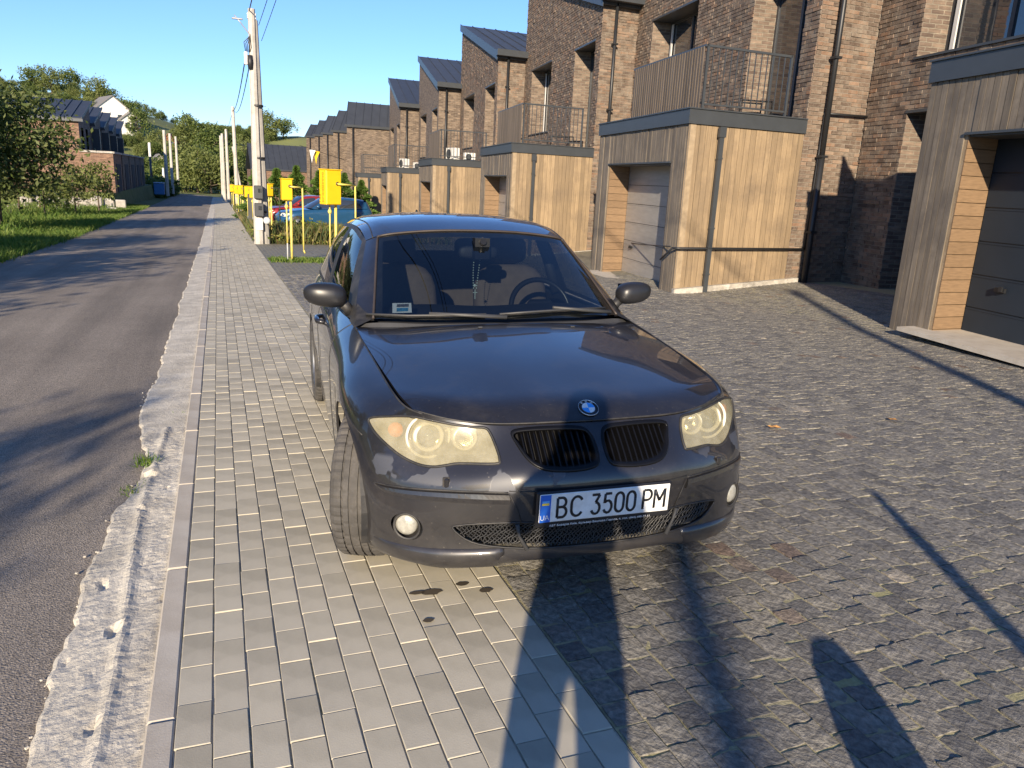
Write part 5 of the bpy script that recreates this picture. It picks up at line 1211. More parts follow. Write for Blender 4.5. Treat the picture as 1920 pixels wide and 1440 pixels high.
# rosary on the mirror
b = MB()
def bead(p, r):
    b.lathe([(.0003, -r), (r*.8, -r*.5), (r, 0), (r*.8, r*.5), (.0003, r)], 6, Matrix.Translation(p))
for k in range(13):
    t = k/12; bead((-.020-.004*math.sin(t*3), 1.87, 1.195-.175*t), .0042); bead((.016-.02*t, 1.868, 1.195-.175*t), .0042)
bead((-.014, 1.868, 1.035), .010); b.box((-.012, 1.868, .985), (.004, .004, .055)); b.box((-.012, 1.868, .995), (.026, .004, .004))
ro = b.build('rosary', mat('rosary_beads', (.45, .55, .52), .4, var=.2)); ro.matrix_world = CAR.matrix_basis; tag(ro, 'beaded rosary with cross hanging from the car mirror', 'rosary')
# ================================================================== STREET FURNITURE
M_POLE = mat('pole_concrete', (.50, .47, .42), .9, var=.18, scale=3, bump=.3, bscale=40, stretch=(4, 4, .5), dirt=(.34, .31, .27), dscale=2)
M_YELLOW = mat('gas_yellow', (.78, .50, .012), .42, var=.06, scale=5); M_YPIPE = mat('pipe_yellow', (.72, .60, .12), .5, var=.12, scale=8, dirt=(.5, .45, .25), dscale=6); M_GPIPE = mat('pipe_grey', (.42, .43, .43), .6)
M_DBOX = mat('meter_box', (.055, .058, .062), .5, var=.1); M_STEEL = mat('galvanised', (.42, .43, .44), .45, metal=.6, var=.1); M_WIRE = mat('wire_black', (.02, .02, .022), .5)
def pole(x, y, top, base, label, r0=.13, r1=.075, lean=0.):
    P_ = thing('utility_pole', (x, y, base-.05), label, 'pole', 'concrete utility poles')
    h = top-base+.05; b = MB(); n = 8
    b.tube([(lean*t*h, 0, h*t) for t in (0, .25, .5, .75, 1)], [r0+(r1-r0)*t for t in (0, .25, .5, .75, 1)], 8, smooth=False); b.build('shaft', M_POLE, P_)
    b = MB(); b.cbox((lean*h, 0, h-.25), (.26, .06, .06), .01); b.build('crossarm', M_STEEL, P_)
    for s in (-1, 1):
        b = MB(); b.lathe([(.0, 0), (.03, .01), (.018, .05), (.034, .075), (.015, .11), (0, .12)], 8, Matrix.Translation((lean*h+s*.10, 0, h-.22))); b.build('insulator', M_WHITE, P_)
    return P_
mp = pole(1.16, 25.5, 6.02, gz(1.1, 25.5), 'tall double concrete utility pole carrying meter boxes beside the sidewalk', .15, .10)
b = MB(); b.tube([(.22, .12, 0), (.13, .08, 4.5), (.10, .06, 6.5)], [.12, .09, .07], 8, smooth=False); b.build('brace', mat('pole_concrete_dark', (.30, .285, .26), .9, var=.2, scale=3), mp)
for z in (1.0, 2.6, 4.1): b = MB(); b.lathe([(.17, z), (.175, z+.02), (.175, z+.05), (.17, z+.06)], 12, Matrix.Translation((.08, .03, 0))); b.build('band', M_WIRE, mp)
b = MB(); b.tube([(-.02, -.05, 5.9), (-.05, -.06, 6.05), (-.30, -.1, 6.35), (-.48, -.12, 6.55)], .018, 6); arm = b.build('lamp_arm', M_STEEL, mp); b = MB(); b.cbox((-.40, -.11, 6.46), (.30, .07, .05), .015, Matrix.Identity(4)); b.build('lamp_head', M_STEEL, arm)
for z, w_ in ((1.62, .26), (1.10, .27)):
    b = MB(); b.cbox((.02, -.17, z), (w_, .16, .40), .02); mb_ = b.build('meter_box', M_DBOX, mp); b = MB(); b.cbox((.05, -.255, z+.05), (.10, .01, .12), .004); b.build('meter_window', M_WGLASS, mb_)
b = MB(); b.cbox((.02, -.13, .66), (.20, .06, .36), .01); b.build('notice_panel', M_WHITE, mp)
b = MB(); b.lathe([(.0, .03), (.06, .02), (.11, 0), (.112, .004), (.06, .026), (0, .036)], 20, Matrix.Translation((.24, -.18, .78)) @ Matrix.Rotation(R(80), 4, 'X')); b.build('dish', mat('dish_grey', (.5, .52, .52), .5), mp)
b = MB(); b.cbox((-.20, -.08, 5.42), (.10, .10, .36), .02); b.build('junction_box', M_WHITE, mp); b = MB(); b.lathe([(.0, -.2), (.07, -.19), (.085, 0), (.07, .19), (0, .2)], 10, Matrix.Translation((-.08, -.1, 5.32))); b.build('cable_coil', M_WIRE, mp)
b = MB()
for k in range(5): b.tube([(-.2+.03*k, -.08, 5.6), (-.24+.05*k, -.10, 5.85-.03*k), (-.06, -.08, 6.05), (.0, -.05, 6.3-.1*k)], .012, 5)
b.build('cable_loop', M_WIRE, mp)
P2 = [(1.52, 68, 6.27, 'second utility pole along the sidewalk, slightly leaning', .035), (1.08, 84, 5.25, 'third utility pole along the sidewalk', .01), (.70, 86, 4.9, 'thin utility pole left of the third one', .0), (.62, 100, 5.2, 'farthest utility pole on the sidewalk side', .0)]
for x, y, t, lab, ln in P2: pole(x, y, t, gz(0, y), lab, .17, .12, -ln*.3)
b = MB(); b.tube([(2.1, 70, gz(0, 70)), (1.35, 70.4, 3.3)], [.1, .08], 6); tag(b.build('prop_pole', M_POLE), 'slanted prop pole leaning against the second utility pole', 'pole')
for x, y, t, lab in ((-4.85, 90, 5.02, 'tallest white pole on the far left roadside'), (-4.95, 103, 5.2, 'middle white pole on the far left roadside'), (-4.95, 118, 5.4, 'rightmost white pole on the far left roadside')): pole(x, y, t, gz(0, y)+.3, lab, .17, .14)
lp = thing('lamp_post', (-7.0, 100, gz(0, 100)+.2), 'grey post with white lantern at the end of the left houses', 'lamp'); b = MB(); b.tube([(0, 0, 0), (0, 0, 4.2)], .12, 8); b.build('post', M_DBOX, lp); b = MB(); b.cbox((0, 0, 4.9), (.26, .26, 1.6), .05); b.build('lantern', M_WHITE, lp)
b = MB(); b.lathe([(.0, 2.8), (.10, 2.7), (.16, 1.6), (.30, .2), (.26, 0), (0, 0)], 10, Matrix.Translation((-6.4, 112, gz(0, 112)+.6))); tag(b.build('garden_parasol', M_WHITE), 'closed white garden parasol beyond the left houses', 'parasol')
# poles behind the camera whose shadows cross the setts
pole(1.22, -6.2, 6.4, gz(1.2, -6.2), 'utility pole behind the camera beside the sidewalk', .12, .08); pole(-6.9, -15.2, 6.85, gz(-6.9, -15.2), 'utility pole behind the camera across the road', .13, .10)
po = thing('marker_post', (1.22, -1.35, gz(1.2, -1.35)), 'thin marker post behind the camera', 'post'); b = MB(); b.tube([(0, 0, 0), (0, 0, 1.28), (.01, 0, 1.50)], [.04, .04, .022], 8); b.build('shaft', M_YPIPE, po)
bo = thing('bollard', (1.20, .28, gz(1.2, .28)), 'short round-topped concrete bollard beside the photographer', 'bollard'); b = MB(); b.lathe([(.112, 0), (.105, .40), (.085, .49), (.05, .54), (0, .555)], 16); b.build('shaft', M_POLE, bo)
# wires
def wire(p, q, sag, r, label):
    p, q = Vector(p), Vector(q); b = MB(); b.tube([p.lerp(q, i/16)-UPZ*sag*4*(i/16)*(1-i/16) for i in range(17)], r, 5); tag(b.build('wire', M_WIRE), label, 'wire', 'overhead wires')
wire((1.10, 25.4, 5.95), (1.1, -6.2, 6.25), .18, .016, 'thick overhead wire from the double pole over the camera'); wire((1.35, 25.5, 5.6), (1.45, -6.2, 6.25), .25, .009, 'thin overhead wire right of the thick one'); wire((1.42, 25.6, 5.2), (1.5, -6.2, 6.1), .22, .008, 'lowest thin wire right of the double pole')
wire((.96, 25.4, 4.75), (1.40, 67.8, 6.0), .5, .018, 'left cable drooping from double pole to second pole'); wire((1.10, 25.5, 4.7), (1.60, 67.8, 5.9), .55, .016, 'right cable drooping from double pole to second pole')
for x, y in ((1.08, 84),): wire((1.4, 67.8, 5.9), (x, y, 5.1), .2, .015, 'cable between the second and third poles')
# gas regulator cabinets
def cabinet(x, y, w_, z0, z1, rz, label, big=False):
    base = gz(x, y); C = thing('gas_cabinet', (x, y, base), label, 'gas cabinet', 'yellow gas cabinets along the sidewalk', rz)
    d = w_*.75; b = MB(); b.cbox((0, 0, (z0+z1)/2-base), (w_, d, z1-z0), .012); c = b.build('housing', M_YELLOW, C)
    b = MB(); b.cbox((0, -d/2-.006, (z0+z1)/2-base), (w_-.03, .012, z1-z0-.03), .004); b.build('door', M_YELLOW, C)
    b = MB(); b.prism([(-w_/2-.012, -d/2-.02, z1-base), (w_/2+.012, -d/2-.02, z1-base), (w_/2+.012, d/2+.012, z1-base), (-w_/2-.012, d/2+.012, z1-base)], (0, 0, .018)); b.build('lid', M_YELLOW, C)
    zp = (z0+z1)/2-base+.08
    b = MB(); b.lathe([(.0, .0), (.038, .0), (.038, .006), (0, .006)], 14, Matrix.Translation((w_*.22, -d/2-.014, zp)) @ Matrix.Rotation(R(90), 4, 'X')); b.build('pipe_hole', M_WIRE, C)
    b = MB(); b.tube([(w_*.22, -d/2-.01, zp), (w_*.22, -d/2-.10, zp-.005), (w_*.32, -d/2-.13, zp-.008), (w_*.6, -d/2-.12, zp-.01), (w_*1.35, -d/2-.05, zp-.02)], .019, 8); b.tube([(w_*1.35, -d/2-.05, zp-.02), (w_*1.37, -d/2-.05, zp-.5), (w_*1.37, -d/2-.05, .25)], .019, 8); b.tube([(w_*1.37, -d/2-.05, .27), (w_*1.5, -d/2-.05, .2)], .02, 8); b.build('outlet_pipe', M_YPIPE, C)
    b = MB(); b.tube([(-w_*.05, 0, z0-base), (-w_*.05, 0, .42)], .016, 8); b.lathe([(.0, -.05), (.035, -.04), (.045, 0), (.03, .04), (0, .05)], 8, Matrix.Translation((-w_*.05, 0, z0-base-.14))); b.build('inlet_pipe', M_YPIPE, C); b = MB(); b.tube([(-w_*.05, 0, .42), (-w_*.05, 0, -.05)], .016, 8); b.build('inlet_sleeve', M_GPIPE, C)
    b = MB(); b.tube([(w_*.38, .02, z0-base), (w_*.38, .02, -.05)], .030, 8); b.build('support_post', M_YPIPE, C)
    if big:
        for k, tx in enumerate(('ГАЗ', 'ВОГНЕНЕБЕЗПЕЧНО')):
            o, wd = text(tx, .075, M_PLB, Matrix(), C); o.matrix_basis = Matrix.Translation((-w_/2-.002, -.02+k*.07 if False else .06-k*.12+.02, z0-base+.05)) @ Matrix.Rotation(R(-90), 4, 'Z') @ Matrix.Rotation(R(90), 4, 'X') @ Matrix.Rotation(R(90), 4, 'Z') @ Matrix.Diagonal((min(1.2, (z1-z0-.1)/wd), 1, 1, 1))
cabinet(2.21, 16.8, .36, .88, 1.58, R(24), 'largest yellow gas cabinet on posts behind the car', True); cabinet(1.49, 18.8, .24, .87, 1.34, R(8), 'second yellow gas cabinet, left of the largest'); cabinet(1.58, 27., .22, .70, 1.09, R(28), 'third yellow gas cabinet, right of the double pole')
for i, (x, y) in enumerate(((1.42, 36), (1.26, 37.2), (1.2, 46), (1.02, 47.5), (.95, 58))): cabinet(x, y, .24, gz(0, y)+1.25, gz(0, y)+1.72, R(12), ['small yellow gas cabinet just left of the double pole', 'small yellow gas cabinet, second left of the double pole', 'distant yellow gas cabinet, third left of the double pole', 'distant yellow gas cabinet, fourth left of the double pole', 'farthest yellow gas cabinet along the sidewalk'][i])
b = MB(); b.cbox((1.34, 36.4, gz(0, 36)+.75), (.22, .12, 1.3), .02); tag(b.build('dark_cabinet', M_DBOX), 'narrow dark cabinet between the small yellow gas cabinets', 'cabinet')
# pennant on a line
b = MB(); b.tube([(4.2, 44, 2.9), (6.9, 46, 2.3)], .012, 5); pn = tag(b.build('pennant_line', M_WIRE), 'line with yellow and white pennants above the young conifers', 'pennant')
for t, m_, n_ in ((.36, M_YELLOW, 'pennant'), (.27, M_WHITE, 'pennant')):
    p = Vector((4.2, 44, 2.9)).lerp(Vector((6.9, 46, 2.3)), t); b = MB(); b.add([p+Vector((-.16, 0, 0)), p+Vector((.17, 0, -.04)), p+Vector((.02, .03, -.38)), p+Vector((-.03, .03, -.72)), p+Vector((-.09, .02, -.38))], [(0, 1, 2, 4), (4, 2, 3)]); b.build(n_, m_, pn)

# ---------------- the two cars parked beyond
def _keep(): pass
def far_car(name, loc, rz, col, label):
    K = thing(name, loc, label, 'car', 'cars parked beyond the weeds', rz); m = mat('paint_'+name, col, .35, var=.05, coat=1., metal=.2)
    body = MB()
    for G_ in (WG[::3, ::3], HG[::3, ::4], RG[::3, ::3]): q = sheet(G_); body.add(q.v, q.f, 0, True)
    q = sheet(SG[::2, ::2], lambda r, c: c >= 12); body.add(q.v, q.f, 0, True); q = sheet(DG, lambda r, c: c >= 36); body.add(q.v, q.f, 0, True); q = sheet(TG[::2]); body.add(q.v, q.f, 0, True)
    link('body', clean(body.mesh('body', m), 1e-3), K); sheet(SG[::2, ::2], lambda r, c: c < 12).build('windscreen', M_WGLASS, K, fix=False)
    for s in (1, -1):
        b = MB(); P_ = DG.copy(); P_[:, :, 1] *= s; b.add([c3(p) for p in P_.reshape(-1, 3)], grid_faces(*DG.shape[:2], lambda r, c: c < 17 and 1 <= r < DG.shape[0]-2), 0, True); link('front_side_window', clean(b.mesh('front_side_window', M_WGLASS)), K)
        b = MB(); b.add([c3(p) for p in P_.reshape(-1, 3)], grid_faces(*DG.shape[:2], lambda r, c: 19 <= c < 36 and 1 <= r < DG.shape[0]-2), 0, True); link('rear_side_window', clean(b.mesh('rear_side_window', M_WGLASS)), K)
        b = MB(); b.add([c3(p) for p in P_.reshape(-1, 3)], grid_faces(*DG.shape[:2], lambda r, c: (c < 36 and (r < 1 or r >= DG.shape[0]-2)) or 17 <= c < 19), 0, True); link('window_surround', clean(b.mesh('window_surround', m)), K)
        b = MB(); h3 = on_surf(HEAD, .004, s=s); b.add(h3, [tuple(range(len(h3)))]); b.build('headlight', M_RING, K)
        pad(-s*.87, 1.63, 1.01, .10, .06, .06).build('door_mirror', m, K)
        for u in (.755, 3.415):
            wv = bpy.data.objects.new('wheel', None); COL.objects.link(wv); wv.parent = K; b = MB(); b.lathe([(.2, -.1), (.30, -.1), (.315, -.07), (.315, .07), (.30, .1), (.2, .1)], 24, Matrix.Translation((-s*.79, u, .315)) @ Matrix.Rotation(R(90), 4, 'Y')); b.build('tyre', M_RUB, wv)
            b = MB(); b.lathe([(.0, .08), (.2, .07), (.21, .0), (.2, -.07), (0, -.08)], 20, Matrix.Translation((-s*.815, u, .315)) @ Matrix.Rotation(R(90), 4, 'Y')); b.build('rim', M_RIM, wv)
    return K
far_car('blue_car', (2.3, 35.2, gz(3, 35)), R(-82), (.016, .075, .165), 'blue hatchback parked crosswise behind the tall weeds'); far_car('red_car', (1.85, 39.6, gz(2, 40)), R(-78), (.30, .022, .016), 'red car half hidden behind the blue hatchback')

# ---------------- left side: terrace, houses, rubble, fence
M_RUBBLE = mat('pale_rubble', (.46, .43, .38), .9, var=.25, scale=3, bump=.5, bscale=12, bdist=.05, dirt=(.30, .27, .22), dscale=2)
b = MB(); b.hexa([(-60, 55, -2.2), (-5.8, 55, -2.2), (-6.1, 102, -2.6), (-60, 102, -2.6), (-60, 56, -.25), (-6.2, 56, -.35), (-6.5, 101, -.55), (-60, 101, -.5)]); tag(b.build('yard', M_GRASSG), kind='structure')
LB = ['first left row house with long sunlit brick wall', 'second left row house, dark gable beside the first', 'third left row house in the shaded gable row', 'fourth left row house in the shaded gable row', 'last left row house in the shaded gable row']
for i in range(5):
    y0 = 58+6.6*i; x1 = -8.1-.06*6.6*i*.35; o = Vector((x1, y0, -.45)); H = thing('left_row_house', o, LB[i], 'house', 'row houses left of the road'); T, G = Vector((-1, .03, 0)), azv(-1.5); W_ = 30 if i == 0 else 14; D_ = 6.6; e, r = 4.55, 6.0
    uvq('wall', wall_quads(Vector(), T, 0, W_, -.8, e, []), M_BTEX_R, H); uvq('street_wall', wall_quads(Vector(), G, 0, D_, -.8, e, [(1.2, 2.3, .6, 4.1), (3.6, 4.7, .6, 4.1)], r), M_BTEX, H); uvq('rear_wall', wall_quads(G*D_, T, 0, W_, -.8, r, []), M_BTEX, H)
    for g0 in (1.2, 3.6):
        b = MB(); rbox(b, T*.15+G*g0+UPZ*.6, T*.05, G*1.1, UPZ*3.5); b.build('window', M_WGLASS, H)
    b = MB(); rbox(b, -T*.25-G*.2+UPZ*(e-.05), T*W_, G*(D_+.2)+UPZ*(r-e+.05), UPZ*.12); ro = b.build('roof', M_ROOF, H)
    for j in range(22 if i == 0 else 4):
        b = MB(); rbox(b, -T*.25-G*.2+T*.62*j+UPZ*(e+.07), T*.05, G*(D_+.2)+UPZ*(r-e+.05), UPZ*.06); b.build('seam', M_ROOF, ro)
    b = MB(); rbox(b, -T*.3-G*.3+UPZ*(e-.15), T*W_, G*.15, UPZ*.16); b.build('gutter', M_ANTH, ro)
    if i: b = MB(); rbox(b, -T*.5+G*.2+UPZ*-.8, T*.5, G*.35, UPZ*(e+.5)); b.build('fin_wall', M_ANTH, H)
    if i == 0:
        b = MB(); rbox(b, T*8+G*2.5+UPZ*4.9, T*.5, G*.5, UPZ*1.3); b.build('chimney', M_CONC, ro)
    q = [([-T*1.9-G*.6+UPZ*-.8, -G*.6+UPZ*-.8, -G*.6+UPZ*2.55, -T*1.9-G*.6+UPZ*2.55], [(0, 0), (1.9, 0), (1.9, 3.3), (0, 3.3)]), ([-T*1.9-G*.6+UPZ*-.8, -T*1.9+G*5.6+UPZ*-.8, -T*1.9+G*5.6+UPZ*2.55, -T*1.9-G*.6+UPZ*2.55], [(0, 0), (6.2, 0), (6.2, 3.3), (0, 3.3)])]
    po = uvq('porch', q, M_BTEX_R if i == 0 else M_BTEX, H); b = MB(); rbox(b, -T*2.0-G*.7+UPZ*2.55, T*2.0, G*6.4, UPZ*.12); b.build('porch_roof', M_CONC, po); b = MB(); rbox(b, -T*1.93+G*1.2+UPZ*-.6, T*.03, G*3.2, UPZ*2.5); b.build('garage_door', M_ROOM, po)
random.seed(21)
for i in range(9):
    x = -10.6+i*.62; b = MB(); z = gz(0, 54)+.03; hh = random.uniform(.45, .75)
    b.cbox((0, 0, hh/2), (.60, .35, hh), .05, Matrix.Rotation(random.gauss(0, .06), 4, 'Z')); tag(b.build('concrete_block', M_RUBBLE, None, (x, 54+random.gauss(0, .15), terrain(x, 54)+.0)), 'pale concrete block in the line along the raised left yard', 'block', 'concrete blocks edging the yard')
b = MB()
for k in range(120):
    x, y = random.uniform(-11, -5.6), random.uniform(49, 56); s_ = random.uniform(.06, .28); b.cbox((0, 0, 0), (s_*1.6, s_, s_*.7), s_*.15, Matrix.Translation((x, y, terrain(x, y)+s_*.2)) @ Matrix.Rotation(random.random()*3, 4, 'Z') @ Matrix.Rotation(random.gauss(0, .3), 4, 'X'))
tag(b.build('rubble_heap', M_RUBBLE), 'scattered pale rubble in front of the left yard', 'rubble', kind='stuff')
b = MB(); b.cbox((0, 0, .62), (.95, .7, 1.05), .05); bn = thing('waste_container', (-5.25, 84, gz(0, 84)+.35), 'blue waste container by the far left roadside', 'container'); b.build('bin', mat('bin_blue', (.03, .16, .38), .5), bn); b = MB(); b.cbox((0, 0, 1.2), (1.0, .75, .1), .03); b.build('lid', mat('bin_lid', (.30, .42, .55), .5), bn)
M_FENCEP = mat('rusty_post', (.14, .09, .06), .8, var=.3); FN = thing('wire_fence', (-9.2, 40, gz(0, 40)), 'old wire mesh fence on rusty posts left of the verge', 'fence')
fp = [(-9.3+.55*i*.2, 33+2.3*i) for i in range(9)]
for i, (x, y) in enumerate([(-8.9, 36), (-8.8, 39), (-8.6, 42), (-8.3, 45), (-7.9, 48), (-7.5, 51), (-7.0, 54)]):
    z = terrain(x, y)-gz(0, 40); b = MB(); b.tube([(x+9.2, y-40, z), (x+9.2+.02, y-40, z+1.35)], .03, 6); b.build('post', M_FENCEP, FN)
b = MB(); pts = [(-8.9, 36), (-8.8, 39), (-8.6, 42), (-8.3, 45), (-7.9, 48), (-7.5, 51), (-7.0, 54)]
for k in range(8): b.tube([(x+9.2, y-40, terrain(x, y)-gz(0, 40)+.1+.165*k) for x, y in pts], .005, 4)
for (x0, y0), (x1_, y1_) in zip(pts, pts[1:]):
    for j in range(16): f = j/16; x, y = x0+(x1_-x0)*f, y0+(y1_-y0)*f; z = terrain(x, y)-gz(0, 40); b.tube([(x+9.2, y-40, z+.1), (x+9.2, y-40, z+1.25)], .004, 3)
tag(b.build('wire_mesh', M_FENCEP, FN), kind='stuff')
# houses on the hill
def hill_house(x, y, w_, d, e, r, rz, wallm, roofm, label):
    H = thing('hill_house', (x, y, terrain(x, y)-.3), label, 'house', 'houses on the hill', rz); a, c = w_/2, d/2
    b = MB(); b.prism([(-a, -c, -3), (a, -c, -3), (a, -c, e), (0, -c, r), (-a, -c, e)], (0, d, 0)); b.build('wall', wallm, H)
    for s in (-1, 1): b = MB(); b.hexa([Vector(p) for p in ((s*(a+.4), -c-.3, e-.3), (0, -c-.3, r+.03), (0, c+.3, r+.03), (s*(a+.4), c+.3, e-.3), (s*(a+.4), -c-.3, e-.15), (0, -c-.3, r+.2), (0, c+.3, r+.2), (s*(a+.4), c+.3, e-.15))]); b.build('roof', roofm, H)
    for x_ in (-a*.4, a*.4): b = MB(); b.box((x_, -c-.02, e*.55), (.9, .06, 1.2)); b.build('window', M_WGLASS, H)
M_HW = mat('white_render', (.74, .72, .68), .9, var=.06); M_HR = mat('grey_sheet_roof', (.20, .19, .18), .7, var=.15); M_HT = mat('tile_roof', (.25, .09, .055), .8, var=.2)
hill_house(-22.5, 204, 6.5, 9, 4.0, 6.6, R(22), M_HW, M_HR, 'larger white house high on the hillside'); hill_house(-18.5, 202, 3.8, 6, 3.0, 4.4, R(22), M_HW, M_HR, 'small white house beside the larger one on the hillside'); hill_house(-10.4, 168, 3.2, 4, 1.4, 3.0, R(10), mat('grey_render', (.45, .40, .36), .9), M_HR, 'little grey-roofed cottage among the bushes'); hill_house(-9.1, 198, 2.6, 4, 1.3, 2.8, R(-15), M_HT, M_HT, 'tiny red-roofed hut above the cottage')
# ================================================================== VEGETATION
def leafmat(name, c1, c2, c3_, rough=.6, trans=.25):
    m, t, n, l, b = newmat(name); g = n.new('ShaderNodeNewGeometry'); r = ramp(n, l, g.outputs['Random Per Island'], [(0, c1), (.5, c2), (1, c3_)])
    l.new(r.outputs[0], b.inputs[0]); b.inputs['Roughness'].default_value = rough; b.inputs['Specular IOR Level'].default_value = .3
    out = n['Material Output']; tl = n.new('ShaderNodeBsdfTranslucent'); br = mixc(n, l, 1, r.outputs[0], (1.3, 1.5, .6), 'MULTIPLY'); l.new(br, tl.inputs[0]); mx = n.new('ShaderNodeMixShader'); mx.inputs[0].default_value = trans
    l.new(b.outputs[0], mx.inputs[1]); l.new(tl.outputs[0], mx.inputs[2]); l.new(mx.outputs[0], out.inputs[0]); return m
M_LA = leafmat('leaf_apple', (.045, .065, .018), (.085, .115, .03), (.17, .19, .075)); M_LB = leafmat('leaf_far', (.055, .085, .022), (.095, .132, .034), (.155, .185, .05)); M_LC = leafmat('leaf_willow', (.09, .11, .03), (.135, .16, .044), (.19, .21, .07)); M_LD = leafmat('leaf_bright', (.09, .15, .025), (.14, .21, .035), (.20, .27, .06)); M_LT = leafmat('leaf_conifer', (.05, .10, .018), (.09, .16, .03), (.15, .23, .05), trans=.15)
M_BARK = mat('bark', (.10, .075, .055), .9, var=.3, scale=6, bump=.6, bscale=25, stretch=(3, 3, .6)); M_GR = leafmat('grass_blade', (.05, .10, .015), (.10, .17, .028), (.20, .24, .06), trans=.3); M_WD = leafmat('weed_blade', (.04, .065, .018), (.09, .105, .032), (.20, .14, .07), trans=.2)
def leaves(r, n, ctr, rad, clumps, size, flat=.0):
    """leaf quads in clumps through an ellipsoid volume"""
    u = r.normal(size=(clumps, 3)); u /= np.linalg.norm(u, axis=1)[:, None]; d = r.uniform(.35, 1.0, clumps)**.6; C = u*d[:, None]*np.array(rad)*(1+.18*r.normal(size=(clumps, 1)))
    k = r.integers(0, clumps, n); P_ = C[k]+r.normal(size=(n, 3))*np.array(rad)*.17+np.array(ctr)
    a = r.normal(size=(n, 3)); a /= np.linalg.norm(a, axis=1)[:, None]; b_ = r.normal(size=(n, 3)); b_ -= (b_*a).sum(1)[:, None]*a; b_ /= np.linalg.norm(b_, axis=1)[:, None]
    s = size*r.uniform(.6, 1.3, n)[:, None]; V = np.stack([P_-a*s, P_+b_*s*.45, P_+a*s, P_-b_*s*.45], 1).reshape(-1, 3); return V, np.arange(4*n).reshape(n, 4), C+np.array(ctr)
def tree_meshes(seed, h, trunk_h, rad, n, clumps, size, m, r0=.09, lean=(0, 0)):
    r = np.random.default_rng(seed); ctr = (lean[0], lean[1], trunk_h+rad[2]*.75); V, F, C = leaves(r, n, ctr, rad, clumps, size); crown = np_mesh('crown', V, F, m)
    b = MB(); top = Vector((lean[0]*.8, lean[1]*.8, trunk_h)); b.tube([(0, 0, -.15), (lean[0]*.3, lean[1]*.3, trunk_h*.5), top], [r0*1.25, r0, r0*.8], 7); b.tube([top, Vector(ctr)+Vector((0, 0, rad[2]*.5))], [r0*.75, r0*.2], 6)
    for c in C[:min(9, clumps)]:
        c = Vector(c); st = top.lerp(Vector(ctr), float(r.uniform(0, .6))); b.tube([st, st.lerp(c, .5)+Vector((0, 0, -.1*rad[2]*.3)), c], [r0*.4, r0*.25, r0*.08], 5)
    return crown, b.mesh('trunk', M_BARK)
def tree(name, loc, label, ms, scale=1., rz=0., group=None, cat='tree', sz=None):
    T_ = thing(name, loc, label, cat, group, rz); T_.scale = (scale, scale, sz or scale); link('trunk', ms[1], T_); link('crown', ms[0], T_); return T_
# the apple tree and young trees by the left verge
AT = tree_meshes(3, 4, 1.2, (1.75, 1.9, 1.55), 12000, 90, .08, M_LA, .10, (.1, 0))
tree('apple_tree', (-6.9, 30.5, terrain(-6.9, 30.5)), 'bushy apple tree at the left edge by the verge', AT, 1.16)
AT2 = tree_meshes(5, 4, 1.5, (1.3, 1.3, 1.5), 4500, 40, .08, M_LA, .08)
tree('apple_tree', (-7.9, 27.5, terrain(-7.9, 27.5)), 'tall thin apple tree at the picture edge, upper branch against sky', AT2, 1.25, 1.)
YT = tree_meshes(8, 2, .75, (.75, .75, .8), 1500, 26, .075, M_LC, .035)
for i, (x, y, s, lab) in enumerate(((-6.6, 44, 1.15, 'young loose tree right of the bushy apple tree'), (-7.4, 41, .9, 'pale green sapling behind the wire fence'), (-6.0, 47.5, 1.25, 'young sprawling tree in front of the left porch'), (-8.6, 38, .9, 'sapling directly behind the bushy apple tree'))): tree('young_tree', (x, y, terrain(x, y)), lab, YT, s, i*1.7, 'young trees left of the verge')
BT = tree_meshes(9, 2, .3, (.5, .5, .7), 900, 18, .06, M_LD, .03)
for i, (x, y, s, lab) in enumerate(((-7.6, 43.0, 1.1, 'bright green shrub by the fence, left one'), (-7.05, 44.5, .8, 'bright green shrub by the fence, right one'))): tree('green_shrub', (x, y, terrain(x, y)), lab, BT, s, i, 'bright shrubs by the fence', 'shrub')
# trees whose shadows fall over the road, left of and behind the camera
ST_ = tree_meshes(12, 5, 1.8, (1.7, 1.7, 1.7), 5200, 38, .10, M_LA, .12)
for i, (x, y, s, lab) in enumerate(((-7.1, -6.1, .80, 'leafy roadside tree behind the camera'), (-9.3, 1.4, 1.0, 'leafy roadside tree left of the camera'), (-10.6, 3.6, .95, 'leafy roadside tree left, second from the camera'), (-9.4, 13.5, 1.0, 'leafy roadside tree beyond the left frame edge'), (-8.0, 8.2, 1.0, 'leafy roadside tree left, third from the camera'), (-8.6, 17.0, .9, 'leafy roadside tree nearest the left frame edge'))): tree('roadside_tree', (x, y, terrain(x, y)), lab, ST_, s, i*2.1, 'roadside trees left')
# conifers in the garden
def conifer(seed, h, r0):
    r = np.random.default_rng(seed); n = 4200; t = r.uniform(0, 1, n)**.8; a = r.uniform(0, 2*np.pi, n); lay = .75+.25*np.sin(t*34+r.normal(0, .25, n)); rr = r0*(1-t)**.85*lay*r.uniform(.45, 1.05, n)**.5
    P_ = np.stack([rr*np.cos(a), rr*np.sin(a), .12+t*h-.10*rr], 1); d = np.stack([np.cos(a), np.sin(a), r.uniform(-.1, .7, n)], 1)+r.normal(0, .25, (n, 3)); d /= np.linalg.norm(d, axis=1)[:, None]; s = np.cross(d, r.normal(size=(n, 3))); s /= np.linalg.norm(s, axis=1)[:, None]; L_ = .11*r.uniform(.6, 1.3, n)[:, None]
    V = np.stack([P_-d*L_, P_+s*.034, P_+d*L_, P_-s*.034], 1).reshape(-1, 3); b = MB(); b.tube([(0, 0, -.1), (0, 0, h*.95)], [.05, .01], 6); return np_mesh('crown', V, np.arange(4*n).reshape(n, 4), M_LT), b.mesh('trunk', M_BARK)
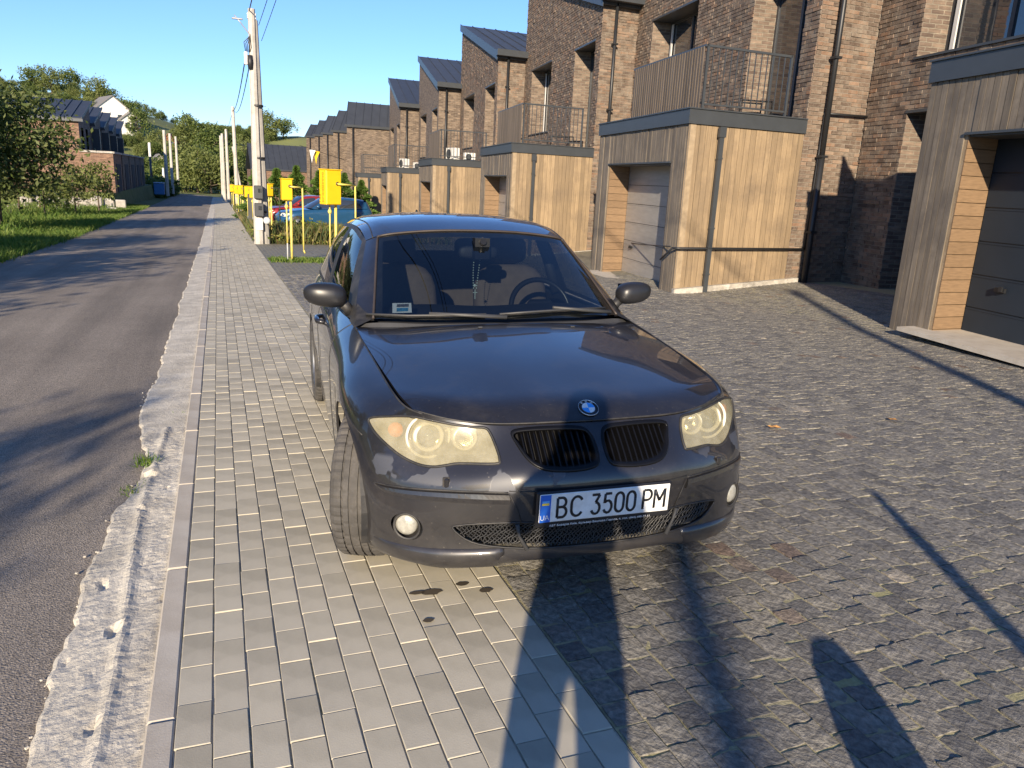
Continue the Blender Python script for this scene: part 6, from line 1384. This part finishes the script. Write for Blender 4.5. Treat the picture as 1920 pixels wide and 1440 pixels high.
CF = [conifer(1, 2.6, 1.15), conifer(2, 2.4, 1.25)]
for i, (x, y, s, lab) in enumerate(((1.95, 45, .95, 'young conifer just left of the double pole'), (3.1, 45.5, 1.05, 'young conifer right behind the double pole'), (4.2, 46, 1.05, 'young conifer beside the pennant, left one'), (5.4, 45.5, 1.05, 'young conifer under the pennants'), (6.7, 45, .95, 'young conifer behind the largest gas cabinet'), (7.9, 46.5, .9, 'young conifer rightmost before the timber boxes'), (2.5, 50, .9, 'small conifer farther back near the pole'))): tree('young_conifer', (x, y, gz(0, y)), lab, CF[i % 2], s*1.18, i*1.3, 'young conifers in the garden', sz=s*1.02)
# grass, weeds
def blades(name, region, n, h, wd, m, label, seed, lean=.35, zf=None, heads=False, parent=None):
    r = np.random.default_rng(seed); x, y = region(r, n); z = np.array([zf(a, b_) for a, b_ in zip(x, y)]); hh = h*r.uniform(.4, 1.25, n); a = r.uniform(0, 2*np.pi, n); ln = r.normal(0, lean, (n, 2))*hh[:, None]
    dx, dy = np.cos(a)*wd, np.sin(a)*wd; b0 = np.stack([x-dx, y-dy, z], 1); b1 = np.stack([x+dx, y+dy, z], 1); m1 = np.stack([x+ln[:, 0]*.4+dx*.7, y+ln[:, 1]*.4+dy*.7, z+hh*.6], 1); tp = np.stack([x+ln[:, 0], y+ln[:, 1], z+hh], 1)
    V = np.stack([b0, b1, m1, tp], 1).reshape(-1, 3); F = np.arange(4*n).reshape(n, 4); o = link(name, np_mesh(name, V, F, m)); tag(o, label, 'grass', kind='stuff'); return o
def band(x0, x1, y0, y1): return lambda r, n: (r.uniform(x0, x1, n), y0+(y1-y0)*r.uniform(0, 1, n)**1.3)
blades('verge_grass', lambda r, n: ((lambda y: (np.interp(y, [14, 38, 75], [-4.15, -4.4, -4.7])-np.abs(r.normal(0, 1.9, n))+.07*r.normal(size=n), y))(14+48*r.uniform(0, 1, n)**1.25)), 56000, .19, .011, M_GR, 'green grass verge left of the road', 31, zf=lambda x, y: tmesh(x, y)-.01)
blades('field_grass', band(-16, -6, 20, 56), 12000, .32, .016, M_GR, 'taller grass behind the left verge', 32, zf=tmesh)
blades('weed_patch', lambda r, n: (1.25+3.1*r.uniform(0, 1, n), 25.6+3.8*r.uniform(0, 1, n)), 6200, .55, .010, M_WD, 'tall weeds and dry seed heads around the double pole', 33, .22, lambda x, y: gz(x, y)-.02)
blades('weed_patch_far', lambda r, n: (1.05+.9*r.uniform(0, 1, n), 29+32*r.uniform(0, 1, n)), 5200, .40, .016, M_WD, 'weeds along the far sidewalk edge', 34, .25, lambda x, y: gz(x, y)-.02)
blades('grass_strip', lambda r, n: (1.08+2.6*r.uniform(0, 1, n), 18.9+.22*r.normal(size=n)), 2600, .10, .012, M_GR, 'low grass strip at the feet of the gas cabinets', 35, .4, lambda x, y: gz(x, y)-.01)
blades('yard_weeds', band(3.0, 8.0, 27, 60), 3500, .35, .02, M_WD, 'weeds round the parked blue car', 36, .25, lambda x, y: gz(x, y)-.02)
M_FL = leafmat('weed_leaf', (.07, .11, .02), (.13, .16, .035), (.28, .24, .06)); r = np.random.default_rng(40); V, F, _ = leaves(r, 4200, (2.8, 27.2, gz(2.8, 27.4)+.26), (1.6, 1.7, .34), 90, .06, 0); tag(link('weed_foliage', np_mesh('weed_foliage', V, F, M_FL)), 'broad yellowish weed leaves below the blue car', 'weeds', kind='stuff')
for i, (x, y, lab) in enumerate(((gut_left(4.62)+.012, 4.62, 'small weed tuft in the broken gutter edge'), (gut_left(4.18)+.012, 4.18, 'tiny dark weed tuft nearer on the gutter edge'), (1.06, 6.35, 'grass tuft beside the car at the sidewalk edge'), (-.27, 5.65, 'thin moss tuft against the kerb'))):
    r = np.random.default_rng(50+i); n = (90, 40, 140, 30)[i]; hh = (.05, .03, .16, .025)[i]; a = r.uniform(0, 6.28, n); px, py = r.normal(0, .03+.02*(i == 2), n), r.normal(0, .045, n); ln = r.normal(0, .5, (n, 2))*hh; wd = .004
    V = np.stack([np.stack([px-np.cos(a)*wd, py-np.sin(a)*wd, 0*px], 1), np.stack([px+np.cos(a)*wd, py+np.sin(a)*wd, 0*px], 1), np.stack([px+ln[:, 0], py+ln[:, 1], hh*r.uniform(.5, 1.2, n)], 1)], 1).reshape(-1, 3); tag(link('weed_tuft', np_mesh('weed_tuft', V, np.arange(3*n).reshape(n, 3), M_GR), None, (x, y, gz(x, y)-.04 if x < 0 else gz(x, y)-.01)), lab, 'weed')
# wooded hillside: each crown its own tree
HT = [tree_meshes(60+i, 6, 1.2, (2.5, 2.5, 2.1+.2*i), 2400, 46, .21, (M_LB, M_LB, M_LC, M_LB, M_LC)[i], .2) for i in range(5)]
random.seed(5); cnt = 0
def hill_tree(az, d, s, k=None, sz=None):
    x, y = d*math.sin(R(az)), d*math.cos(R(az)); k = random.randrange(5) if k is None else k
    s *= .72; sz = sz and sz*.8
    tree('hillside_tree', (x, y, terrain(x, y)-.5), 'leafy tree in the woods covering the hillside', HT[k], s, random.random()*6, 'trees on the hillside', sz=sz)
for i in range(280):
    az = random.uniform(-17, 11); d = random.choice((random.uniform(235, 270), random.uniform(150, 235)))
    if -5.5 < az < -1.0 and 185 < d < 258: continue                      # open meadow
    if -8.0 < az < -4.3 and 130 < d < 208: continue                      # in front of the hill houses
    if 3.8 < az < 7 and 190 < d: continue
    hill_tree(az, d, random.uniform(.5, .95))
for az, d, s in ((-8.2, 258, 1.9), (-10, 250, 1.8), (-9.2, 240, 1.6), (-6.8, 230, 1.7), (-6.2, 240, 1.5), (-5.2, 215, 1.7), (-4.6, 200, 1.5), (-1.4, 200, 2.1), (-1.9, 190, 1.6), (-.4, 190, 2.0), (.4, 195, 1.8), (3.4, 235, 1.9), (4.4, 240, 1.7), (-7.4, 205, 1.3), (-3.6, 185, 1.2), (-.9, 150, 1.6), (1.0, 165, 1.7), (2.0, 180, 1.6)): hill_tree(az, d, s)
for az, d, s, k in ((-1.2, 128, 1.7, 2), (-2.0, 131, 1.5, 4), (-.4, 126, 1.6, 2), (.5, 130, 1.6, 4), (-2.8, 138, 1.4, 3), (-3.4, 134, 1.3, 1), (-4.2, 137, 1.3, 0), (1.6, 134, 1.5, 1), (-1.6, 140, 1.9, 4), (-5.0, 138, 1.3, 3), (-3.9, 150, 1.5, 1), (-5.8, 150, 1.4, 0), (-6.6, 142, 1.2, 3)): hill_tree(az, d, s, k, s*.82)
for i in range(34): hill_tree(random.uniform(-8.2, -3.6), random.uniform(138, 186), random.uniform(.42, .7), sz=None)
for i in range(12): hill_tree(-7.2+.26*i, random.uniform(186, 194), random.uniform(.5, .72))
HT2 = tree_meshes(80, 2, .1, (1.6, 1.6, 1.2), 900, 26, .22, M_LB, .06)
for i in range(16):
    x, y = -5.6-random.random()*1.2, 92+i*1.7; tree('roadside_bush', (x, y, terrain(x, y)), 'dark bush in the hedge along the far left roadside', HT2, random.uniform(.6, 1.1), i, 'hedge along the far road', 'bush')

# ================================================================== THE PHOTOGRAPHER (behind the lens, seen by the shadow)
def person():
    P0 = Vector((-.13, -.36, gz(0, -.34))); yaw = R(-24)
    H = thing('person', P0, 'person in dark clothes holding up a phone to take the picture', 'person', rz=yaw)
    J = {}; E = []
    def j(n, p, r, par=None): J[n] = (Vector(p), r, par)
    j('pelvis', (0, 0, .93), (.155, .115)); j('waist', (0, .0, 1.08), (.140, .10), 'pelvis'); j('chest', (0, .0, 1.30), (.165, .115), 'waist'); j('neckb', (0, .0, 1.46), (.10, .08), 'chest'); j('neck', (0, .01, 1.54), (.055, .058), 'neckb')
    for s, n in ((-1, 'l'), (1, 'r')):
        j('hip'+n, (s*.10, 0, .86), (.098, .10), 'pelvis'); j('knee'+n, (s*.108, .01, .49), (.066, .07), 'hip'+n); j('calf'+n, (s*.108, -.01, .34), (.060, .065), 'knee'+n); j('ankle'+n, (s*.11, -.02, .10), (.046, .048), 'calf'+n); j('heel'+n, (s*.112, -.04, .05), (.042, .045), 'ankle'+n); j('toe'+n, (s*.13, .16, .035), (.040, .032), 'heel'+n)
        j('sho'+n, (s*.170, 0, 1.42), (.068, .07), 'neckb'); j('elb'+n, (s*.215, .13, 1.20), (.050, .052), 'sho'+n); j('wri'+n, (s*.095, .26, 1.44), (.032, .034), 'elb'+n); j('palm'+n, (s*.070, .275, 1.49), (.036, .022), 'wri'+n)
    names = list(J); me = bpy.data.meshes.new('body'); me.from_pydata([J[n][0] for n in names], [(names.index(n), names.index(J[n][2])) for n in names if J[n][2]], [])
    o = link('body', me, H); md = o.modifiers.new('skin', 'SKIN'); sv = me.skin_vertices[0].data
    for i, n in enumerate(names): sv[i].radius = J[n][1]
    sv[0].use_root = True; sb = o.modifiers.new('sub', 'SUBSURF'); sb.levels = 2; sb.render_levels = 2
    bpy.context.view_layer.update(); nm = bpy.data.meshes.new_from_object(o.evaluated_get(DEPS())); o.modifiers.clear(); o.data = nm; nm.materials.clear(); nm.materials.append(mat('dark_clothes', (.03, .032, .04), .85, var=.2, scale=30)); nm.polygons.foreach_set('use_smooth', [True]*len(nm.polygons))
    M_SK = mat('skin', (.55, .33, .24), .55, var=.06)
    hd = pad(0, .03, 1.665, .076, .098, .118, 0, .85).build('head', M_SK, H)
    pad(0, .135, 1.655, .014, .02, .024, 0, .9).build('nose', M_SK, hd); pad(0, .118, 1.61, .026, .012, .007, 0, .9).build('mouth', mat('lips', (.42, .18, .15), .5), hd); pad(0, .005, 1.71, .084, .104, .095, R(12), .8).build('hair', mat('dark_hair', (.03, .022, .016), .7, var=.3, scale=60), hd)
    for s in (-1, 1):
        pad(s*.078, .02, 1.66, .012, .022, .032, 0, .9).build('ear', M_SK, hd); pad(s*.032, .118, 1.678, .012, .010, .009, 0, .9).build('eye', mat('eye_white', (.7, .7, .7), .3), hd)
        hb = MB()
        for k in range(4): hb.tube([(s*(.072-.0), .262+.0*k, 1.475+.019*k), (s*.088, .292, 1.478+.019*k), (s*.070, .318, 1.48+.019*k), (s*(.045-.004*abs(k-1.5)), .322, 1.481+.019*k)], [.0095, .009, .0085, .007], 7)
        hb.tube([(s*.060, .262, 1.465), (s*.045, .270, 1.50), (s*.030, .276, 1.525)], [.011, .010, .008], 7); hb.build('hand', M_SK, H)
    return H
PH = person()
ph = MB(); ph.cbox((0, 0, 0), (.152, .008, .074), .003, Matrix.Translation((-.01, -.026, 1.485)) @ Matrix.Rotation(-YAW, 4, 'Z') @ Matrix.Rotation(-PITCH, 4, 'X')); tag(ph.build('phone', M_PLB), 'dark phone held up by the photographer', 'phone')
